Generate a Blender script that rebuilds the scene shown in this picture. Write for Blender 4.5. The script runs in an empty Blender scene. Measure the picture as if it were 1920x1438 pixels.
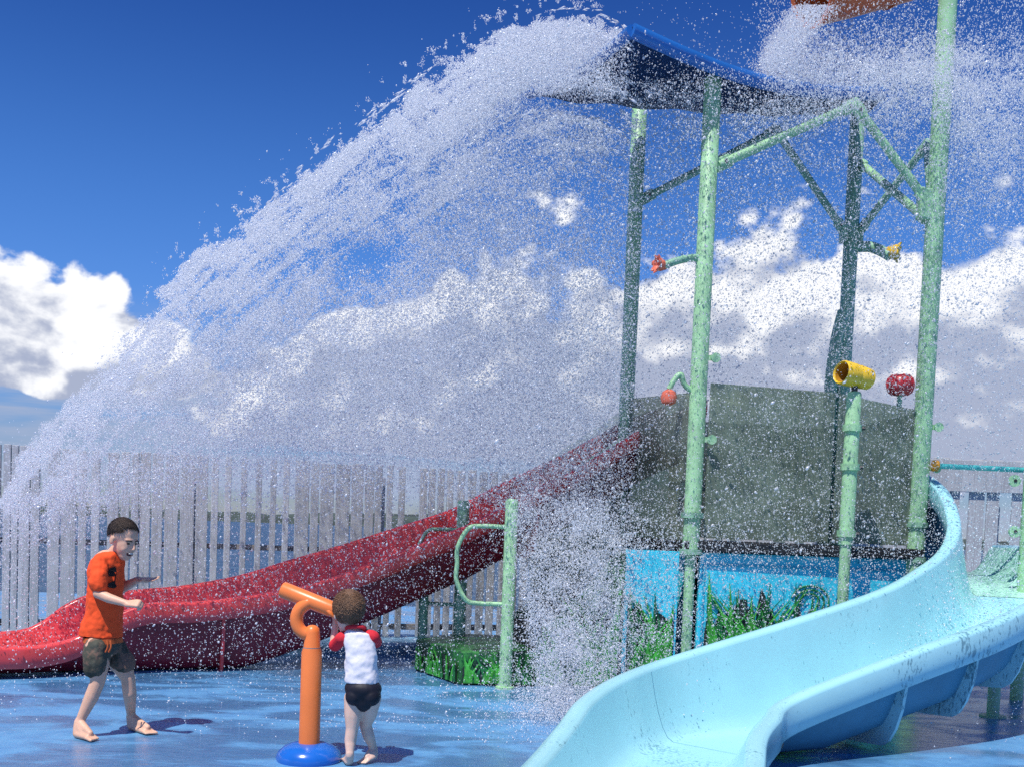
import bpy, math, random
import numpy as np
from mathutils import Vector, Matrix, Quaternion

random.seed(7)
RNG = np.random.default_rng(11)
SC = bpy.context.scene
COL = SC.collection
R = math.radians

# ------------------------------------------------------------------ camera
FPX, PPX, PPY, EYE = 2000.0, 960.0, 1100.0, 1.46
PITCH, ROLL = math.atan(110 / 2000), R(2.2)
FW = Vector((0, math.cos(PITCH), -math.sin(PITCH)))
U0 = Vector((0, math.sin(PITCH), math.cos(PITCH)))
R0 = Vector((1, 0, 0))
RT = R0 * math.cos(ROLL) + U0 * math.sin(ROLL)
UP = U0 * math.cos(ROLL) - R0 * math.sin(ROLL)
EYEP = Vector((0, 0, EYE))
cd = bpy.data.cameras.new('camera')
cam = bpy.data.objects.new('camera', cd)
COL.objects.link(cam)
cam.matrix_world = Matrix(((RT.x, UP.x, -FW.x, 0), (RT.y, UP.y, -FW.y, 0), (RT.z, UP.z, -FW.z, EYE), (0, 0, 0, 1)))
cd.sensor_fit = 'HORIZONTAL'
cd.sensor_width = 36
cd.lens = FPX / 1920 * 36
cd.shift_y = (PPY - 719) / 1920
cd.clip_start, cd.clip_end = 0.05, 20000
SC.camera = cam


def at(x, y, Y):
    """world point seen at photo pixel (x, y) standing at depth Y"""
    d = FW + RT * ((x - PPX) / FPX) - UP * ((y - PPY) / FPX)
    return EYEP + d * (Y / d.y)


def atz(x, y, z=0.0):
    d = FW + RT * ((x - PPX) / FPX) - UP * ((y - PPY) / FPX)
    return EYEP + d * ((z - EYE) / d.z)


# ------------------------------------------------------------------ world, sun, exposure
SUN_TO = Vector((-0.36, -0.62, 1.42)).normalized()
SUN_EL = math.asin(SUN_TO.z)
SUN_AZ = math.atan2(SUN_TO.x, SUN_TO.y)          # from +Y towards +X
W = bpy.data.worlds.new('World')
SC.world = W
W.use_nodes = True
wt = W.node_tree
for n in list(wt.nodes):
    wt.nodes.remove(n)


class NT:
    """small helper that writes node expressions"""
    def __init__(s, tree): s.t = tree
    def new(s, kind, **kw):
        n = s.t.nodes.new(kind)
        for k, v in kw.items(): setattr(n, k, v)
        return n
    def put(s, sock, v):
        if isinstance(v, bpy.types.NodeSocket): s.t.links.new(v, sock)
        elif v is not None: sock.default_value = v
    def m(s, op, a, b=None, c=None, clamp=False):
        n = s.new('ShaderNodeMath', operation=op, use_clamp=clamp)
        s.put(n.inputs[0], a)
        if b is not None: s.put(n.inputs[1], b)
        if c is not None: s.put(n.inputs[2], c)
        return n.outputs[0]
    def ss(s, lo, hi, v):
        n = s.new('ShaderNodeMapRange', interpolation_type='SMOOTHSTEP')
        s.put(n.inputs[0], v); s.put(n.inputs[1], lo); s.put(n.inputs[2], hi)
        return n.outputs[0]
    def mix(s, f, a, b, blend='MIX'):
        n = s.new('ShaderNodeMix', data_type='RGBA', blend_type=blend)
        s.put(n.inputs[0], f); s.put(n.inputs[6], a); s.put(n.inputs[7], b)
        return n.outputs[2]
    def noise(s, vec, scale, detail=4, rough=.5, dist=0.0):
        n = s.new('ShaderNodeTexNoise')
        s.put(n.inputs['Vector'], vec)
        n.inputs['Scale'].default_value = scale
        n.inputs['Detail'].default_value = detail
        n.inputs['Roughness'].default_value = rough
        n.inputs['Distortion'].default_value = dist
        return n.outputs[0]
    def xyz(s, x, y, z):
        n = s.new('ShaderNodeCombineXYZ')
        for i, v in enumerate((x, y, z)): s.put(n.inputs[i], v)
        return n.outputs[0]


def build_world():
    k = NT(wt)
    sky = k.new('ShaderNodeTexSky', sky_type='NISHITA')
    sky.sun_disc = False
    sky.sun_elevation = SUN_EL
    sky.sun_rotation = SUN_AZ
    sky.air_density, sky.dust_density, sky.ozone_density = 1.0, 0.15, 4.0
    sky.altitude = 900
    co = k.new('ShaderNodeTexCoord')
    sp = k.new('ShaderNodeSeparateXYZ')
    wt.links.new(co.outputs['Generated'], sp.inputs[0])
    x, y, z = sp.outputs
    az = k.m('ARCTAN2', x, y)
    el = k.m('ARCSINE', z)
    # deep, clean maritime blue
    hs = k.new('ShaderNodeHueSaturation')
    hs.inputs['Saturation'].default_value = 1.25
    hs.inputs['Value'].default_value = 0.86
    wt.links.new(sky.outputs[0], hs.inputs['Color'])
    grad = k.mix(k.ss(.24, .52, el), (.105, .115, .155, 1), (.050, .062, .112, 1))   # clear air deepens towards the zenith
    grad = k.mix(k.ss(-.02, .22, el), (.050, .054, .076, 1), grad)
    skyc = k.mix(1.0, hs.outputs[0], grad, 'MULTIPLY')

    dirv = k.xyz(x, y, k.m('MULTIPLY', z, 1.35))

    def cover(dv):
        """how much cloud stands in direction dv, shape by cumulus heaps with flat bases"""
        e = k.m('ADD', el, dv)
        total = None
        # heaps: azimuth, elevation of the base, half width, height
        heaps = [(-.42, .120, .135, .088), (-.335, .118, .075, .066), (-.56, .120, .13, .08), (.000, .105, .15, .165), (-.15, .095, .15, .095), (.13, .105, .12, .15), (.21, .11, .13, .145),
                 (.31, .105, .15, .19), (.46, .11, .16, .20), (.66, .12, .15, .12), (-.80, .12, .16, .11), (1.05, .12, .2, .12),
                 (-1.2, .12, .22, .11), (1.6, .12, .25, .1), (-1.8, .13, .3, .12), (2.4, .12, .3, .12), (-2.6, .13, .3, .1)]
        for a0, e0, wd, ht in heaps:
            u = k.m('DIVIDE', k.m('SUBTRACT', az, a0), wd)
            v = k.m('DIVIDE', k.m('SUBTRACT', e, e0), ht)
            vneg = k.m('MULTIPLY', k.m('MINIMUM', v, 0.0), 3.2)
            v2 = k.m('ADD', k.m('MAXIMUM', v, 0.0), vneg)
            d = k.m('SQRT', k.m('ADD', k.m('MULTIPLY', u, u), k.m('MULTIPLY', v2, v2)))
            h = k.m('SUBTRACT', 1.0, d)
            total = h if total is None else k.m('SMOOTH_MAX', total, h, 0.25)
        return total
    big = k.noise(dirv, 7.0, 3, .5)
    fine = k.noise(dirv, 17.0, 8, .52, .15)
    off = k.new('ShaderNodeVectorMath', operation='ADD')
    wt.links.new(dirv, off.inputs[0])
    off.inputs[1].default_value = (-.012, 0, .022)
    fine2 = k.noise(off.outputs[0], 17.0, 8, .52, .15)
    nz = k.m('ADD', k.m('MULTIPLY', k.m('SUBTRACT', big, .5), 1.15), k.m('MULTIPLY', k.m('SUBTRACT', fine, .5), 1.15))
    d0 = k.m('ADD', cover(0.0), nz)
    mask = k.ss(0.03, 0.14, d0)
    # low thin bands of far cloud between the heaps and the horizon
    bandv = k.xyz(k.m('MULTIPLY', az, 3.0), k.m('MULTIPLY', el, 26.0), 3.3)
    bn = k.noise(bandv, 1.6, 5, .55, .3)
    band = k.m('MULTIPLY', k.ss(.36, .58, bn), k.m('MULTIPLY', k.ss(-.01, .03, el), k.m('SUBTRACT', 1.0, k.ss(.10, .2, el))))
    # light comes from above: heaps are bright where the cover thins upwards, grey towards the base
    lit = k.m('ADD', k.m('MULTIPLY', k.m('SUBTRACT', fine, fine2), 2.3), k.m('MULTIPLY', k.m('SUBTRACT', el, k.m('ADD', .150, k.m('MULTIPLY', k.ss(-.32, .0, az), .072))), 5.2))
    shade = k.ss(-.42, .12, lit)
    ccol = k.mix(shade, (.38, .43, .58, 1), (.95, .96, .99, 1))
    out = k.mix(k.m('MULTIPLY', band, .9), skyc, (.36, .43, .60, 1))
    out = k.mix(mask, out, ccol)
    bg = k.new('ShaderNodeBackground')
    wt.links.new(out, bg.inputs[0])
    bg.inputs[1].default_value = 1.0
    o = k.new('ShaderNodeOutputWorld')
    wt.links.new(bg.outputs[0], o.inputs[0])


build_world()
sd = bpy.data.lights.new('sun', 'SUN')
sd.energy = 4.6
sd.angle = R(0.53)
sd.color = (1.0, .965, .91)
sun = bpy.data.objects.new('sun', sd)
COL.objects.link(sun)
sun.rotation_euler = SUN_TO.to_track_quat('Z', 'Y').to_euler()
sun.location = (-8, -12, 30)
SC.view_settings.view_transform = 'Standard'
SC.view_settings.look = 'None'
SC.view_settings.exposure = 0.1
SC.view_settings.gamma = 1.0
SC.cycles.max_bounces = 6
SC.cycles.diffuse_bounces = 5
SC.cycles.glossy_bounces = 3
SC.cycles.transparent_max_bounces = 24
SC.cycles.use_denoising = False

# ------------------------------------------------------------------ materials
MATS = {}


def mat(name, col, rough=.5, var=.12, scale=6.0, bump=0.0, bscale=40.0, spec=.5, dirt=None, dirt_amt=0.0, dirt_scale=3.0,
        dirt_stretch=(1, 1, 1), cluster=None, alpha=1.0, sss=0.0, metal=0.0, coat=0.0, rvar=.12):
    m = bpy.data.materials.new(name)
    m.use_nodes = True
    t = m.node_tree
    k = NT(t)
    b = t.nodes['Principled BSDF']
    co = k.new('ShaderNodeTexCoord')
    v = co.outputs['Object']
    n1 = k.noise(v, scale, 6, .6)
    c0 = tuple(max(0, c * (1 - var)) for c in col) + (1,)
    c1 = tuple(min(1, c * (1 + var)) for c in col) + (1,)
    c = k.mix(k.ss(.3, .7, n1), c0, c1)
    if dirt is not None:
        mp = k.new('ShaderNodeMapping')
        mp.inputs['Scale'].default_value = dirt_stretch
        t.links.new(v, mp.inputs[0])
        n2 = k.noise(mp.outputs[0], dirt_scale, 8, .65)
        n3 = k.noise(mp.outputs[0], cluster or dirt_scale * .23, 2, .5)
        f = k.ss(1 - dirt_amt, 1 - dirt_amt + .07, k.m('ADD', k.m('MULTIPLY', n2, .72), k.m('MULTIPLY', n3, .42)))
        c = k.mix(k.m('MULTIPLY', f, .85), c, tuple(dirt) + (1,))
    t.links.new(c, b.inputs['Base Color'])
    rr = k.m('ADD', rough - rvar / 2, k.m('MULTIPLY', k.noise(v, scale * 2.3, 3), rvar), clamp=True)
    t.links.new(rr, b.inputs['Roughness'])
    b.inputs['Specular IOR Level'].default_value = spec
    b.inputs['Metallic'].default_value = metal
    b.inputs['Alpha'].default_value = alpha
    b.inputs['Coat Weight'].default_value = coat
    if sss:
        b.inputs['Subsurface Weight'].default_value = sss
        b.inputs['Subsurface Radius'].default_value = (.012, .005, .003)
    if bump:
        bn = k.new('ShaderNodeBump')
        bn.inputs['Strength'].default_value = bump
        bn.inputs['Distance'].default_value = .01
        t.links.new(k.noise(v, bscale, 4, .6), bn.inputs['Height'])
        t.links.new(bn.outputs[0], b.inputs['Normal'])
    MATS[name] = m
    return m


M_POLE = mat('pale_green_paint', (.34, .60, .33), .42, .12, 5, .25, 60, dirt=(.25, .45, .25), dirt_amt=.41, dirt_scale=16)
M_POLE2 = mat('sage_and_shaded_green_paint', (.25, .47, .31), .45, .12, 5, .2, 60, dirt=(.17, .33, .21), dirt_amt=.40, dirt_scale=16)  # on rear pole and braces this darker green stands in for roof shade
M_MINT = mat('pale_mint_fibreglass', (.42, .74, .60), .3, .08, 2.5, .06, 25, dirt=(.22, .46, .36), dirt_amt=.42, dirt_scale=26, cluster=2.0)
M_CYAN = mat('cyan_fibreglass', (.36, .70, .76), .24, .05, 1.6, .05, 25, dirt=(.10, .25, .31), dirt_amt=.362, dirt_scale=42,
             dirt_stretch=(1, 1, .42), cluster=1.7, coat=.3)
M_CYANU = mat('cyan_fibreglass_underside_shaded', (.07, .25, .38), .5, .14, 2.5, .15, 40)  # slide cyan with the belly's shade painted in; the seam reuses it
M_RED = mat('red_fibreglass', (.70, .06, .06), .25, .12, 2.2, .06, 25, coat=.35)
M_REDU = mat('red_fibreglass_underside_shaded', (.25, .016, .03), .45, .2, 3, .15, 40)  # slide red darkened to carry the shade under the chute; also the seam
M_ORANGE = mat('orange_paint', (.90, .22, .05), .35, .06, 4, .06, 50)
M_BUCKET = mat('orange_bucket_plastic', (.62, .13, .03), .35, .1, 3, .06, 40)
M_BLUEB = mat('blue_plastic', (.012, .13, .52), .22, .08, 5, coat=.4)
M_ROOF2 = mat('blue_edge_plastic_lit', (.018, .13, .42), .3, .1, 2, coat=.3)  # canopy blue kept brighter as the sunlit rim
M_ROOF = mat('blue_canopy_plastic_shaded', (.006, .028, .09), .65, .15, 2, .08, 20, spec=.15)  # same blue darkened, shade of the underside put into the colour
M_AQUA = mat('aqua_painted_panel', (.06, .66, .84), .35, .10, 3, .08, 30, dirt=(.02, .18, .28), dirt_amt=.33, dirt_scale=14)
M_AQUA2 = mat('aqua_raised_paint', (.04, .46, .62), .35, .1, 3)
M_DECK = mat('black_rubber_deck', (.018, .02, .022), .6, .3, 8, .3, 60)
M_REED = mat('bright_green_relief_paint', (.07, .42, .05), .4, .35, 9)
M_REED2 = mat('deep_green_relief_paint', (.02, .17, .045), .4, .4, 7)
M_ROCK = mat('dark_painted_rock', (.022, .035, .03), .5, .5, 9, .4, 30)
M_PGREEN = mat('painted_jungle_panel', (.03, .17, .035), .4, .6, 5.5, .12, 30, dirt=(.012, .045, .03), dirt_amt=.47, dirt_scale=7)
M_YEL = mat('yellow_plastic', (.82, .52, .03), .3, .08, 6, coat=.2)
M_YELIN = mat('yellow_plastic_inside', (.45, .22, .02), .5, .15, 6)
M_REDC = mat('red_plastic', (.50, .03, .035), .3, .12, 8, coat=.2)
M_CORAL = mat('coral_plastic', (.72, .16, .09), .35, .15, 8)
M_BOLT = mat('dark_steel_bolt', (.06, .06, .06), .4, .2, 20, metal=.6)
M_WOOD = mat('grey_weathered_timber', (.44, .45, .465), .75, .10, 3.2, .35, 30, spec=.2, dirt=(.34, .34, .35), dirt_amt=.42, dirt_scale=14,
             dirt_stretch=(6, 6, .22))
M_WOOD2 = mat('pale_weathered_timber', (.50, .51, .525), .75, .10, 3.2, .35, 30, spec=.2, dirt=(.38, .38, .39), dirt_amt=.40, dirt_scale=14,
              dirt_stretch=(6, 6, .22))
M_RAILW = mat('brown_timber_rail', (.27, .25, .24), .75, .25, 6, .3, 30, spec=.2)
M_SKIN = mat('skin', (.74, .43, .29), .5, .07, 9, .05, 90, sss=.12)
M_SKINP = mat('pale_skin', (.78, .52, .40), .5, .06, 9, .05, 90, sss=.12)
M_HAIR = mat('dark_brown_hair', (.045, .026, .017), .6, .35, 60, .7, 180)
M_HAIR2 = mat('light_brown_hair', (.17, .085, .042), .5, .2, 30, .6, 140)
M_TEE = mat('orange_jersey', (.95, .10, .025), .8, .05, 7, .2, 40, spec=.2)
M_PRINT = mat('black_shirt_print', (.02, .012, .012), .7, .2, 20, spec=.2)
M_SHORT = mat('olive_camouflage_cloth', (.085, .085, .065), .85, .3, 10, .3, 70, spec=.1, dirt=(.24, .14, .10), dirt_amt=.50, dirt_scale=11)
M_WAIST = mat('orange_waistband', (.55, .12, .04), .8, .2, 20, spec=.1)
M_WHITE = mat('white_rash_vest', (.80, .77, .80), .75, .04, 8, .15, 40, spec=.2)
M_REDS = mat('red_sleeve_fabric', (.66, .03, .045), .75, .15, 12, .15, 40, spec=.2)
M_BLACK = mat('black_swim_fabric', (.012, .012, .02), .55, .3, 10, .1, 40, spec=.3)
M_DARK = mat('dark_iris', (.015, .01, .008), .3, .1, 10)
M_TOOTH = mat('tooth_white', (.8, .78, .72), .3, .05, 10)
M_LIP = mat('mouth_dark_red', (.10, .02, .02), .5, .2, 10)
M_STEEL = mat('turquoise_pipe_paint', (.07, .42, .42), .3, .1, 8)
M_KERB = mat('pale_blue_kerb_paint', (.22, .43, .62), .5, .14, 3, .2, 50, dirt=(.12, .25, .38), dirt_amt=.42, dirt_scale=9)
M_FARROOF = mat('terracotta_roof', (.34, .14, .09), .8, .2, .5)
M_FARWALL = mat('pale_render', (.5, .47, .43), .8, .1, .5)
M_GLASSD = mat('dark_window_glass', (.03, .04, .05), .1, .1, .5)
M_LAND = mat('far_shore_scrub', (.045, .065, .05), .9, .5, .02)


def mat_floor():
    m = bpy.data.materials.new('wet_blue_rubber_paint')
    m.use_nodes = True
    t = m.node_tree
    k = NT(t)
    b = t.nodes['Principled BSDF']
    v = k.new('ShaderNodeTexCoord').outputs['Object']
    mp = k.new('ShaderNodeMapping')
    mp.inputs['Scale'].default_value = (.55, 1.25, 1)
    t.links.new(v, mp.inputs[0])
    wet = k.noise(mp.outputs[0], 1.5, 7, .62, .6)
    gran = k.noise(v, 95, 3, .6)
    blot = k.noise(v, 5.5, 5, .6)
    c = k.mix(k.ss(.35, .65, blot), (.078, .25, .49, 1), (.112, .325, .57, 1))
    c = k.mix(k.m('MULTIPLY', k.ss(.45, .68, gran), .35), c, (.26, .42, .66, 1))
    w = k.ss(.43, .58, wet)
    c = k.mix(k.m('MULTIPLY', w, .60), c, (.028, .095, .23, 1))
    t.links.new(c, b.inputs['Base Color'])
    rip = k.noise(mp.outputs[0], 14, 4, .6, .4)
    t.links.new(k.m('ADD', k.m('MULTIPLY', k.m('SUBTRACT', 1.0, w), .26), k.m('ADD', .07, k.m('MULTIPLY', rip, .10))), b.inputs['Roughness'])
    bn = k.new('ShaderNodeBump')
    bn.inputs['Strength'].default_value = .5
    bn.inputs['Distance'].default_value = .012
    t.links.new(k.m('ADD', k.m('MULTIPLY', rip, .8), k.m('MULTIPLY', gran, .22)), bn.inputs['Height'])
    t.links.new(bn.outputs[0], b.inputs['Normal'])
    return m


def mat_sea():
    m = bpy.data.materials.new('blue_grey_sea_water')
    m.use_nodes = True
    t = m.node_tree
    k = NT(t)
    b = t.nodes['Principled BSDF']
    v = k.new('ShaderNodeTexCoord').outputs['Object']
    mp = k.new('ShaderNodeMapping')
    mp.inputs['Scale'].default_value = (.35, 1, 1)
    t.links.new(v, mp.inputs[0])
    n = k.noise(mp.outputs[0], .55, 6, .65)
    t.links.new(k.mix(k.ss(.4, .65, n), (.022, .055, .11, 1), (.05, .11, .18, 1)), b.inputs['Base Color'])
    b.inputs['Roughness'].default_value = .35
    b.inputs['IOR'].default_value = 1.33
    bn = k.new('ShaderNodeBump')
    bn.inputs['Strength'].default_value = 1.0
    bn.inputs['Distance'].default_value = .5
    t.links.new(n, bn.inputs['Height'])
    t.links.new(bn.outputs[0], b.inputs['Normal'])
    return m


def mat_panel(name, tint, body, amt):
    """tinted, water-marked clear plastic sheet: part see-through, part milky"""
    m = bpy.data.materials.new(name)
    m.use_nodes = True
    t = m.node_tree
    k = NT(t)
    for n in list(t.nodes): t.nodes.remove(n)
    v = k.new('ShaderNodeTexCoord').outputs['Object']
    tr = k.new('ShaderNodeBsdfTransparent')
    tr.inputs[0].default_value = tint + (1,)
    pr = k.new('ShaderNodeBsdfPrincipled')
    n = k.noise(v, 2.2, 6, .6)
    t.links.new(k.mix(k.ss(.3, .7, n), tuple(c * .75 for c in body) + (1,), tuple(min(1, c * 1.25) for c in body) + (1,)), pr.inputs['Base Color'])
    pr.inputs['Roughness'].default_value = .25
    mx = k.new('ShaderNodeMixShader')
    t.links.new(k.m('ADD', amt * .8, k.m('MULTIPLY', n, amt * .4)), mx.inputs[0])
    t.links.new(tr.outputs[0], mx.inputs[1])
    t.links.new(pr.outputs[0], mx.inputs[2])
    o = k.new('ShaderNodeOutputMaterial')
    t.links.new(mx.outputs[0], o.inputs[0])
    return m


def mat_water(name, col, clear, gloss):
    """flying water: part see-through, part bright scattering bead"""
    m = bpy.data.materials.new(name)
    m.use_nodes = True
    t = m.node_tree
    k = NT(t)
    for n in list(t.nodes): t.nodes.remove(n)
    di = k.new('ShaderNodeBsdfDiffuse')
    di.inputs[0].default_value = col + (1,)
    tl = k.new('ShaderNodeBsdfTranslucent')
    tl.inputs[0].default_value = col + (1,)
    gl = k.new('ShaderNodeBsdfGlossy')
    gl.inputs[0].default_value = (1, 1, 1, 1)
    gl.inputs['Roughness'].default_value = .25
    tr = k.new('ShaderNodeBsdfTransparent')
    tr.inputs[0].default_value = (.93, .96, 1.0, 1)

    def mx(f, a, b):
        n = k.new('ShaderNodeMixShader')
        n.inputs[0].default_value = f
        t.links.new(a, n.inputs[1]); t.links.new(b, n.inputs[2])
        return n.outputs[0]
    s = mx(.5, di.outputs[0], tl.outputs[0])
    s = mx(gloss, s, gl.outputs[0])
    if clear > 0: s = mx(1 - clear, tr.outputs[0], s)
    o = k.new('ShaderNodeOutputMaterial')
    t.links.new(s, o.inputs[0])
    return m


M_FLOOR = mat_floor()
M_SEA = mat_sea()
M_PANEL = mat_panel('smoky_green_clear_panel', (.60, .67, .57), (.29, .35, .27), .46)
M_PANEL2 = mat_panel('pale_clear_panel', (.85, .89, .86), (.34, .38, .34), .12)
M_MIST = mat_water('fine_spray', (.965, .972, .995), .50, .08)
M_DROP = mat_water('bright_water_drops', (.95, .96, 1.0), .12, .16)
M_VEIL = mat_water('finest_mist', (.965, .972, .995), 0, .05)
M_STREAK = mat_water('streaming_water', (.96, .97, 1.0), .30, .14)

# ------------------------------------------------------------------ mesh helpers


class MB:
    def __init__(s): s.v, s.f = [], []
    def add(s, vs, fs):
        o = len(s.v)
        s.v += [tuple(p) for p in vs]
        s.f += [tuple(i + o for i in f) for f in fs]
        return s
    def box(s, c, size, ax=None):
        """box with centre c and full size; ax = (x axis, y axis, z axis)"""
        c = Vector(c)
        X, Y, Z = ax or (Vector((1, 0, 0)), Vector((0, 1, 0)), Vector((0, 0, 1)))
        hx, hy, hz = (q / 2 for q in size)
        vs = [c + X * (hx * a) + Y * (hy * b) + Z * (hz * d) for a in (-1, 1) for b in (-1, 1) for d in (-1, 1)]
        return s.add(vs, [(0, 1, 3, 2), (4, 6, 7, 5), (0, 4, 5, 1), (2, 3, 7, 6), (0, 2, 6, 4), (1, 5, 7, 3)])
    def tube(s, pts, rad, n=14, caps=True, squash=None):
        pts = [Vector(p) for p in pts]
        rads = rad if isinstance(rad, (list, tuple)) else [rad] * len(pts)
        t0 = (pts[1] - pts[0]).normalized()
        a = t0.orthogonal().normalized()
        vs, fs = [], []
        for i, p in enumerate(pts):
            t = (pts[min(i + 1, len(pts) - 1)] - pts[max(i - 1, 0)]).normalized()
            a = (a - t * a.dot(t)).normalized()
            b = t.cross(a)
            for j in range(n):
                q = 2 * math.pi * j / n
                vs.append(p + (a * math.cos(q) + b * math.sin(q)) * rads[i])
        for i in range(len(pts) - 1):
            for j in range(n):
                fs.append((i * n + j, i * n + (j + 1) % n, (i + 1) * n + (j + 1) % n, (i + 1) * n + j))
        if caps:
            fs.append(tuple(range(n - 1, -1, -1)))
            fs.append(tuple((len(pts) - 1) * n + j for j in range(n)))
        return s.add(vs, fs)
    def capsule(s, p0, r0, p1, r1, n=12, k=4):
        p0, p1 = Vector(p0), Vector(p1)
        t = (p1 - p0)
        if t.length < 1e-6: t = Vector((0, 0, 1e-4))
        t.normalize()
        pts, rd = [], []
        for i in range(k + 1):
            q = math.pi / 2 * i / k
            pts.append(p0 - t * (r0 * math.cos(q))); rd.append(max(1e-4, r0 * math.sin(q)))
        for i in range(k + 1):
            q = math.pi / 2 * i / k
            pts.append(p1 + t * (r1 * math.sin(q))); rd.append(max(1e-4, r1 * math.cos(q)))
        return s.tube(pts, rd, n)
    def chain(s, joints):
        """joints: [(point, radius), ...] as joined tapered limbs"""
        for (a, ra), (b, rb) in zip(joints[:-1], joints[1:]): s.capsule(a, ra, b, rb)
        return s
    def ellipsoid(s, c, rad, ax=None, n=20, k=12, keep=None):
        c = Vector(c)
        X, Y, Z = ax or (Vector((1, 0, 0)), Vector((0, 1, 0)), Vector((0, 0, 1)))
        loc = []
        for i in range(k + 1):
            th = math.pi * i / k
            for j in range(n):
                ph = 2 * math.pi * j / n
                loc.append(Vector((rad[0] * math.sin(th) * math.cos(ph), rad[1] * math.sin(th) * math.sin(ph), rad[2] * math.cos(th))))
        fs = []
        for i in range(k):
            for j in range(n):
                q = (i * n + j, (i + 1) * n + j, (i + 1) * n + (j + 1) % n, i * n + (j + 1) % n)
                if keep is None or all(keep(loc[w]) for w in q): fs.append(q)
        return s.add([c + X * p.x + Y * p.y + Z * p.z for p in loc], fs)
    def prism(s, poly, d):
        """poly: world points of a planar outline; d: extrusion vector"""
        n = len(poly)
        P = [Vector(p) for p in poly]
        d = Vector(d)
        vs = P + [p + d for p in P]
        fs = [tuple(range(n)), tuple(range(2 * n - 1, n - 1, -1))]
        for i in range(n): fs.append((i, i + n, (i + 1) % n + n, (i + 1) % n))
        return s.add(vs, fs)
    def lathe(s, base, axis, prof, n=24, closed=False):
        """prof: [(distance along axis, radius)]"""
        base, axis = Vector(base), Vector(axis).normalized()
        a = axis.orthogonal().normalized(); b = axis.cross(a)
        vs, fs = [], []
        for h, rr in prof:
            for j in range(n):
                q = 2 * math.pi * j / n
                vs.append(base + axis * h + (a * math.cos(q) + b * math.sin(q)) * max(rr, 1e-4))
        m = len(prof)
        for i in range(m if closed else m - 1):
            for j in range(n):
                i2 = (i + 1) % m
                fs.append((i * n + j, i * n + (j + 1) % n, i2 * n + (j + 1) % n, i2 * n + j))
        return s.add(vs, fs)


def make(name, mb, material, base=(0, 0, 0), parent=None, smooth=True, angle=40, bevel=0.0, mods=(), **props):
    me = bpy.data.meshes.new(name)
    base = Vector(base)
    me.from_pydata([(p[0] - base.x, p[1] - base.y, p[2] - base.z) for p in mb.v], [], mb.f)
    me.materials.append(material)
    me.validate()
    bm = __import__('bmesh').new()
    bm.from_mesh(me)
    __import__('bmesh').ops.recalc_face_normals(bm, faces=bm.faces)
    bm.to_mesh(me)
    bm.free()
    o = bpy.data.objects.new(name, me)
    COL.objects.link(o)
    if smooth:
        me.polygons.foreach_set('use_smooth', [True] * len(me.polygons))
        if angle < 180: me.set_sharp_from_angle(angle=R(angle))
    if parent is not None: o.parent = parent
    else: o.location = base
    if bevel:
        b = o.modifiers.new('bevel', 'BEVEL')
        b.width = bevel; b.segments = 2; b.limit_method = 'ANGLE'; b.angle_limit = R(40)
    for kind, kw in mods:
        q = o.modifiers.new(kind.lower(), kind)
        for a, b in kw.items(): setattr(q, a, b)
    for a, b in props.items(): o[a] = b
    return o


class Thing:
    def __init__(s, name, label, cat, base, group=None):
        s.base = Vector(base)
        s.o = bpy.data.objects.new(name, None)
        s.o.empty_display_size = .2
        COL.objects.link(s.o)
        s.o.location = s.base
        s.o['label'] = label; s.o['category'] = cat
        if group: s.o['group'] = group
    def part(s, name, mb, material, parent=None, **kw):
        return make(name, mb, material, s.base, parent or s.o, **kw)


def curve(pts, n):
    """Catmull-Rom through pts, n samples"""
    P = np.array([tuple(p) for p in pts], float)
    m = len(P)
    out = []
    for q in np.linspace(0, m - 1 - 1e-9, n):
        i = int(q); f = q - i
        p0, p1, p2, p3 = P[max(i - 1, 0)], P[i], P[min(i + 1, m - 1)], P[min(i + 2, m - 1)]
        out.append(.5 * ((2 * p1) + (-p0 + p2) * f + (2 * p0 - 5 * p1 + 4 * p2 - p3) * f * f + (-p0 + 3 * p1 - 3 * p2 + p3) * f ** 3))
    return np.array(out)


# ------------------------------------------------------------------ setting: splash pad, kerb, sea, far shore
g = MB()
nx, ny = 40, 40
g.add([(-60, -20, 0), (60, -20, 0), (60, 19, 0), (-60, 19, 0), (-60, 19, -3), (60, 19, -3)], [(0, 1, 2, 3), (3, 2, 5, 4)])
make('splash_pad_ground', g, M_FLOOR, smooth=False, kind='structure')
s_ = MB().add([(-9000, 15, -1.9), (9000, 15, -1.9), (9000, 15000, -1.9), (-9000, 15000, -1.9)], [(0, 1, 2, 3)])
make('sea', s_, M_SEA, smooth=False, kind='structure')
FA = atz(50, 1188, .12)
FB = atz(750, 1194, .12)
FD = (FB - FA); FD.z = 0; FD.normalize()
FN = Vector((FD.y, -FD.x, 0))            # towards the camera
kb = MB()
c0 = FA - FD * 8; c1 = FA + FD * 16
prof = [(-.35, -.05), (-.35, .12), (.62, .115), (.66, .095), (.67, -.05)]
for c in (c0, c1):
    for d, z in prof: kb.v.append(tuple(Vector((c.x, c.y, 0)) + FN * d + Vector((0, 0, z))))
for i in range(4): kb.f.append((i, i + 1, i + 6, i + 5))
make('kerb', kb, M_KERB, smooth=False, kind='structure')
# far shore: a low scrubby strip of land across the water
ld = MB()
for i in range(121):
    x = -1600 + i * 3200 / 120
    h = 5 + 7 * abs(math.sin(i * .31) * math.sin(i * .113 + 1)) + 2.5 * random.random()
    ld.v += [(x, 900, -2), (x, 960, h * .6), (x, 1050, h), (x, 1300, -2)]
for i in range(120):
    for j in range(3): ld.f.append((i * 4 + j, (i + 1) * 4 + j, (i + 1) * 4 + j + 1, i * 4 + j + 1))
make('far_shore_terrain', ld, M_LAND, kind='structure')


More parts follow.
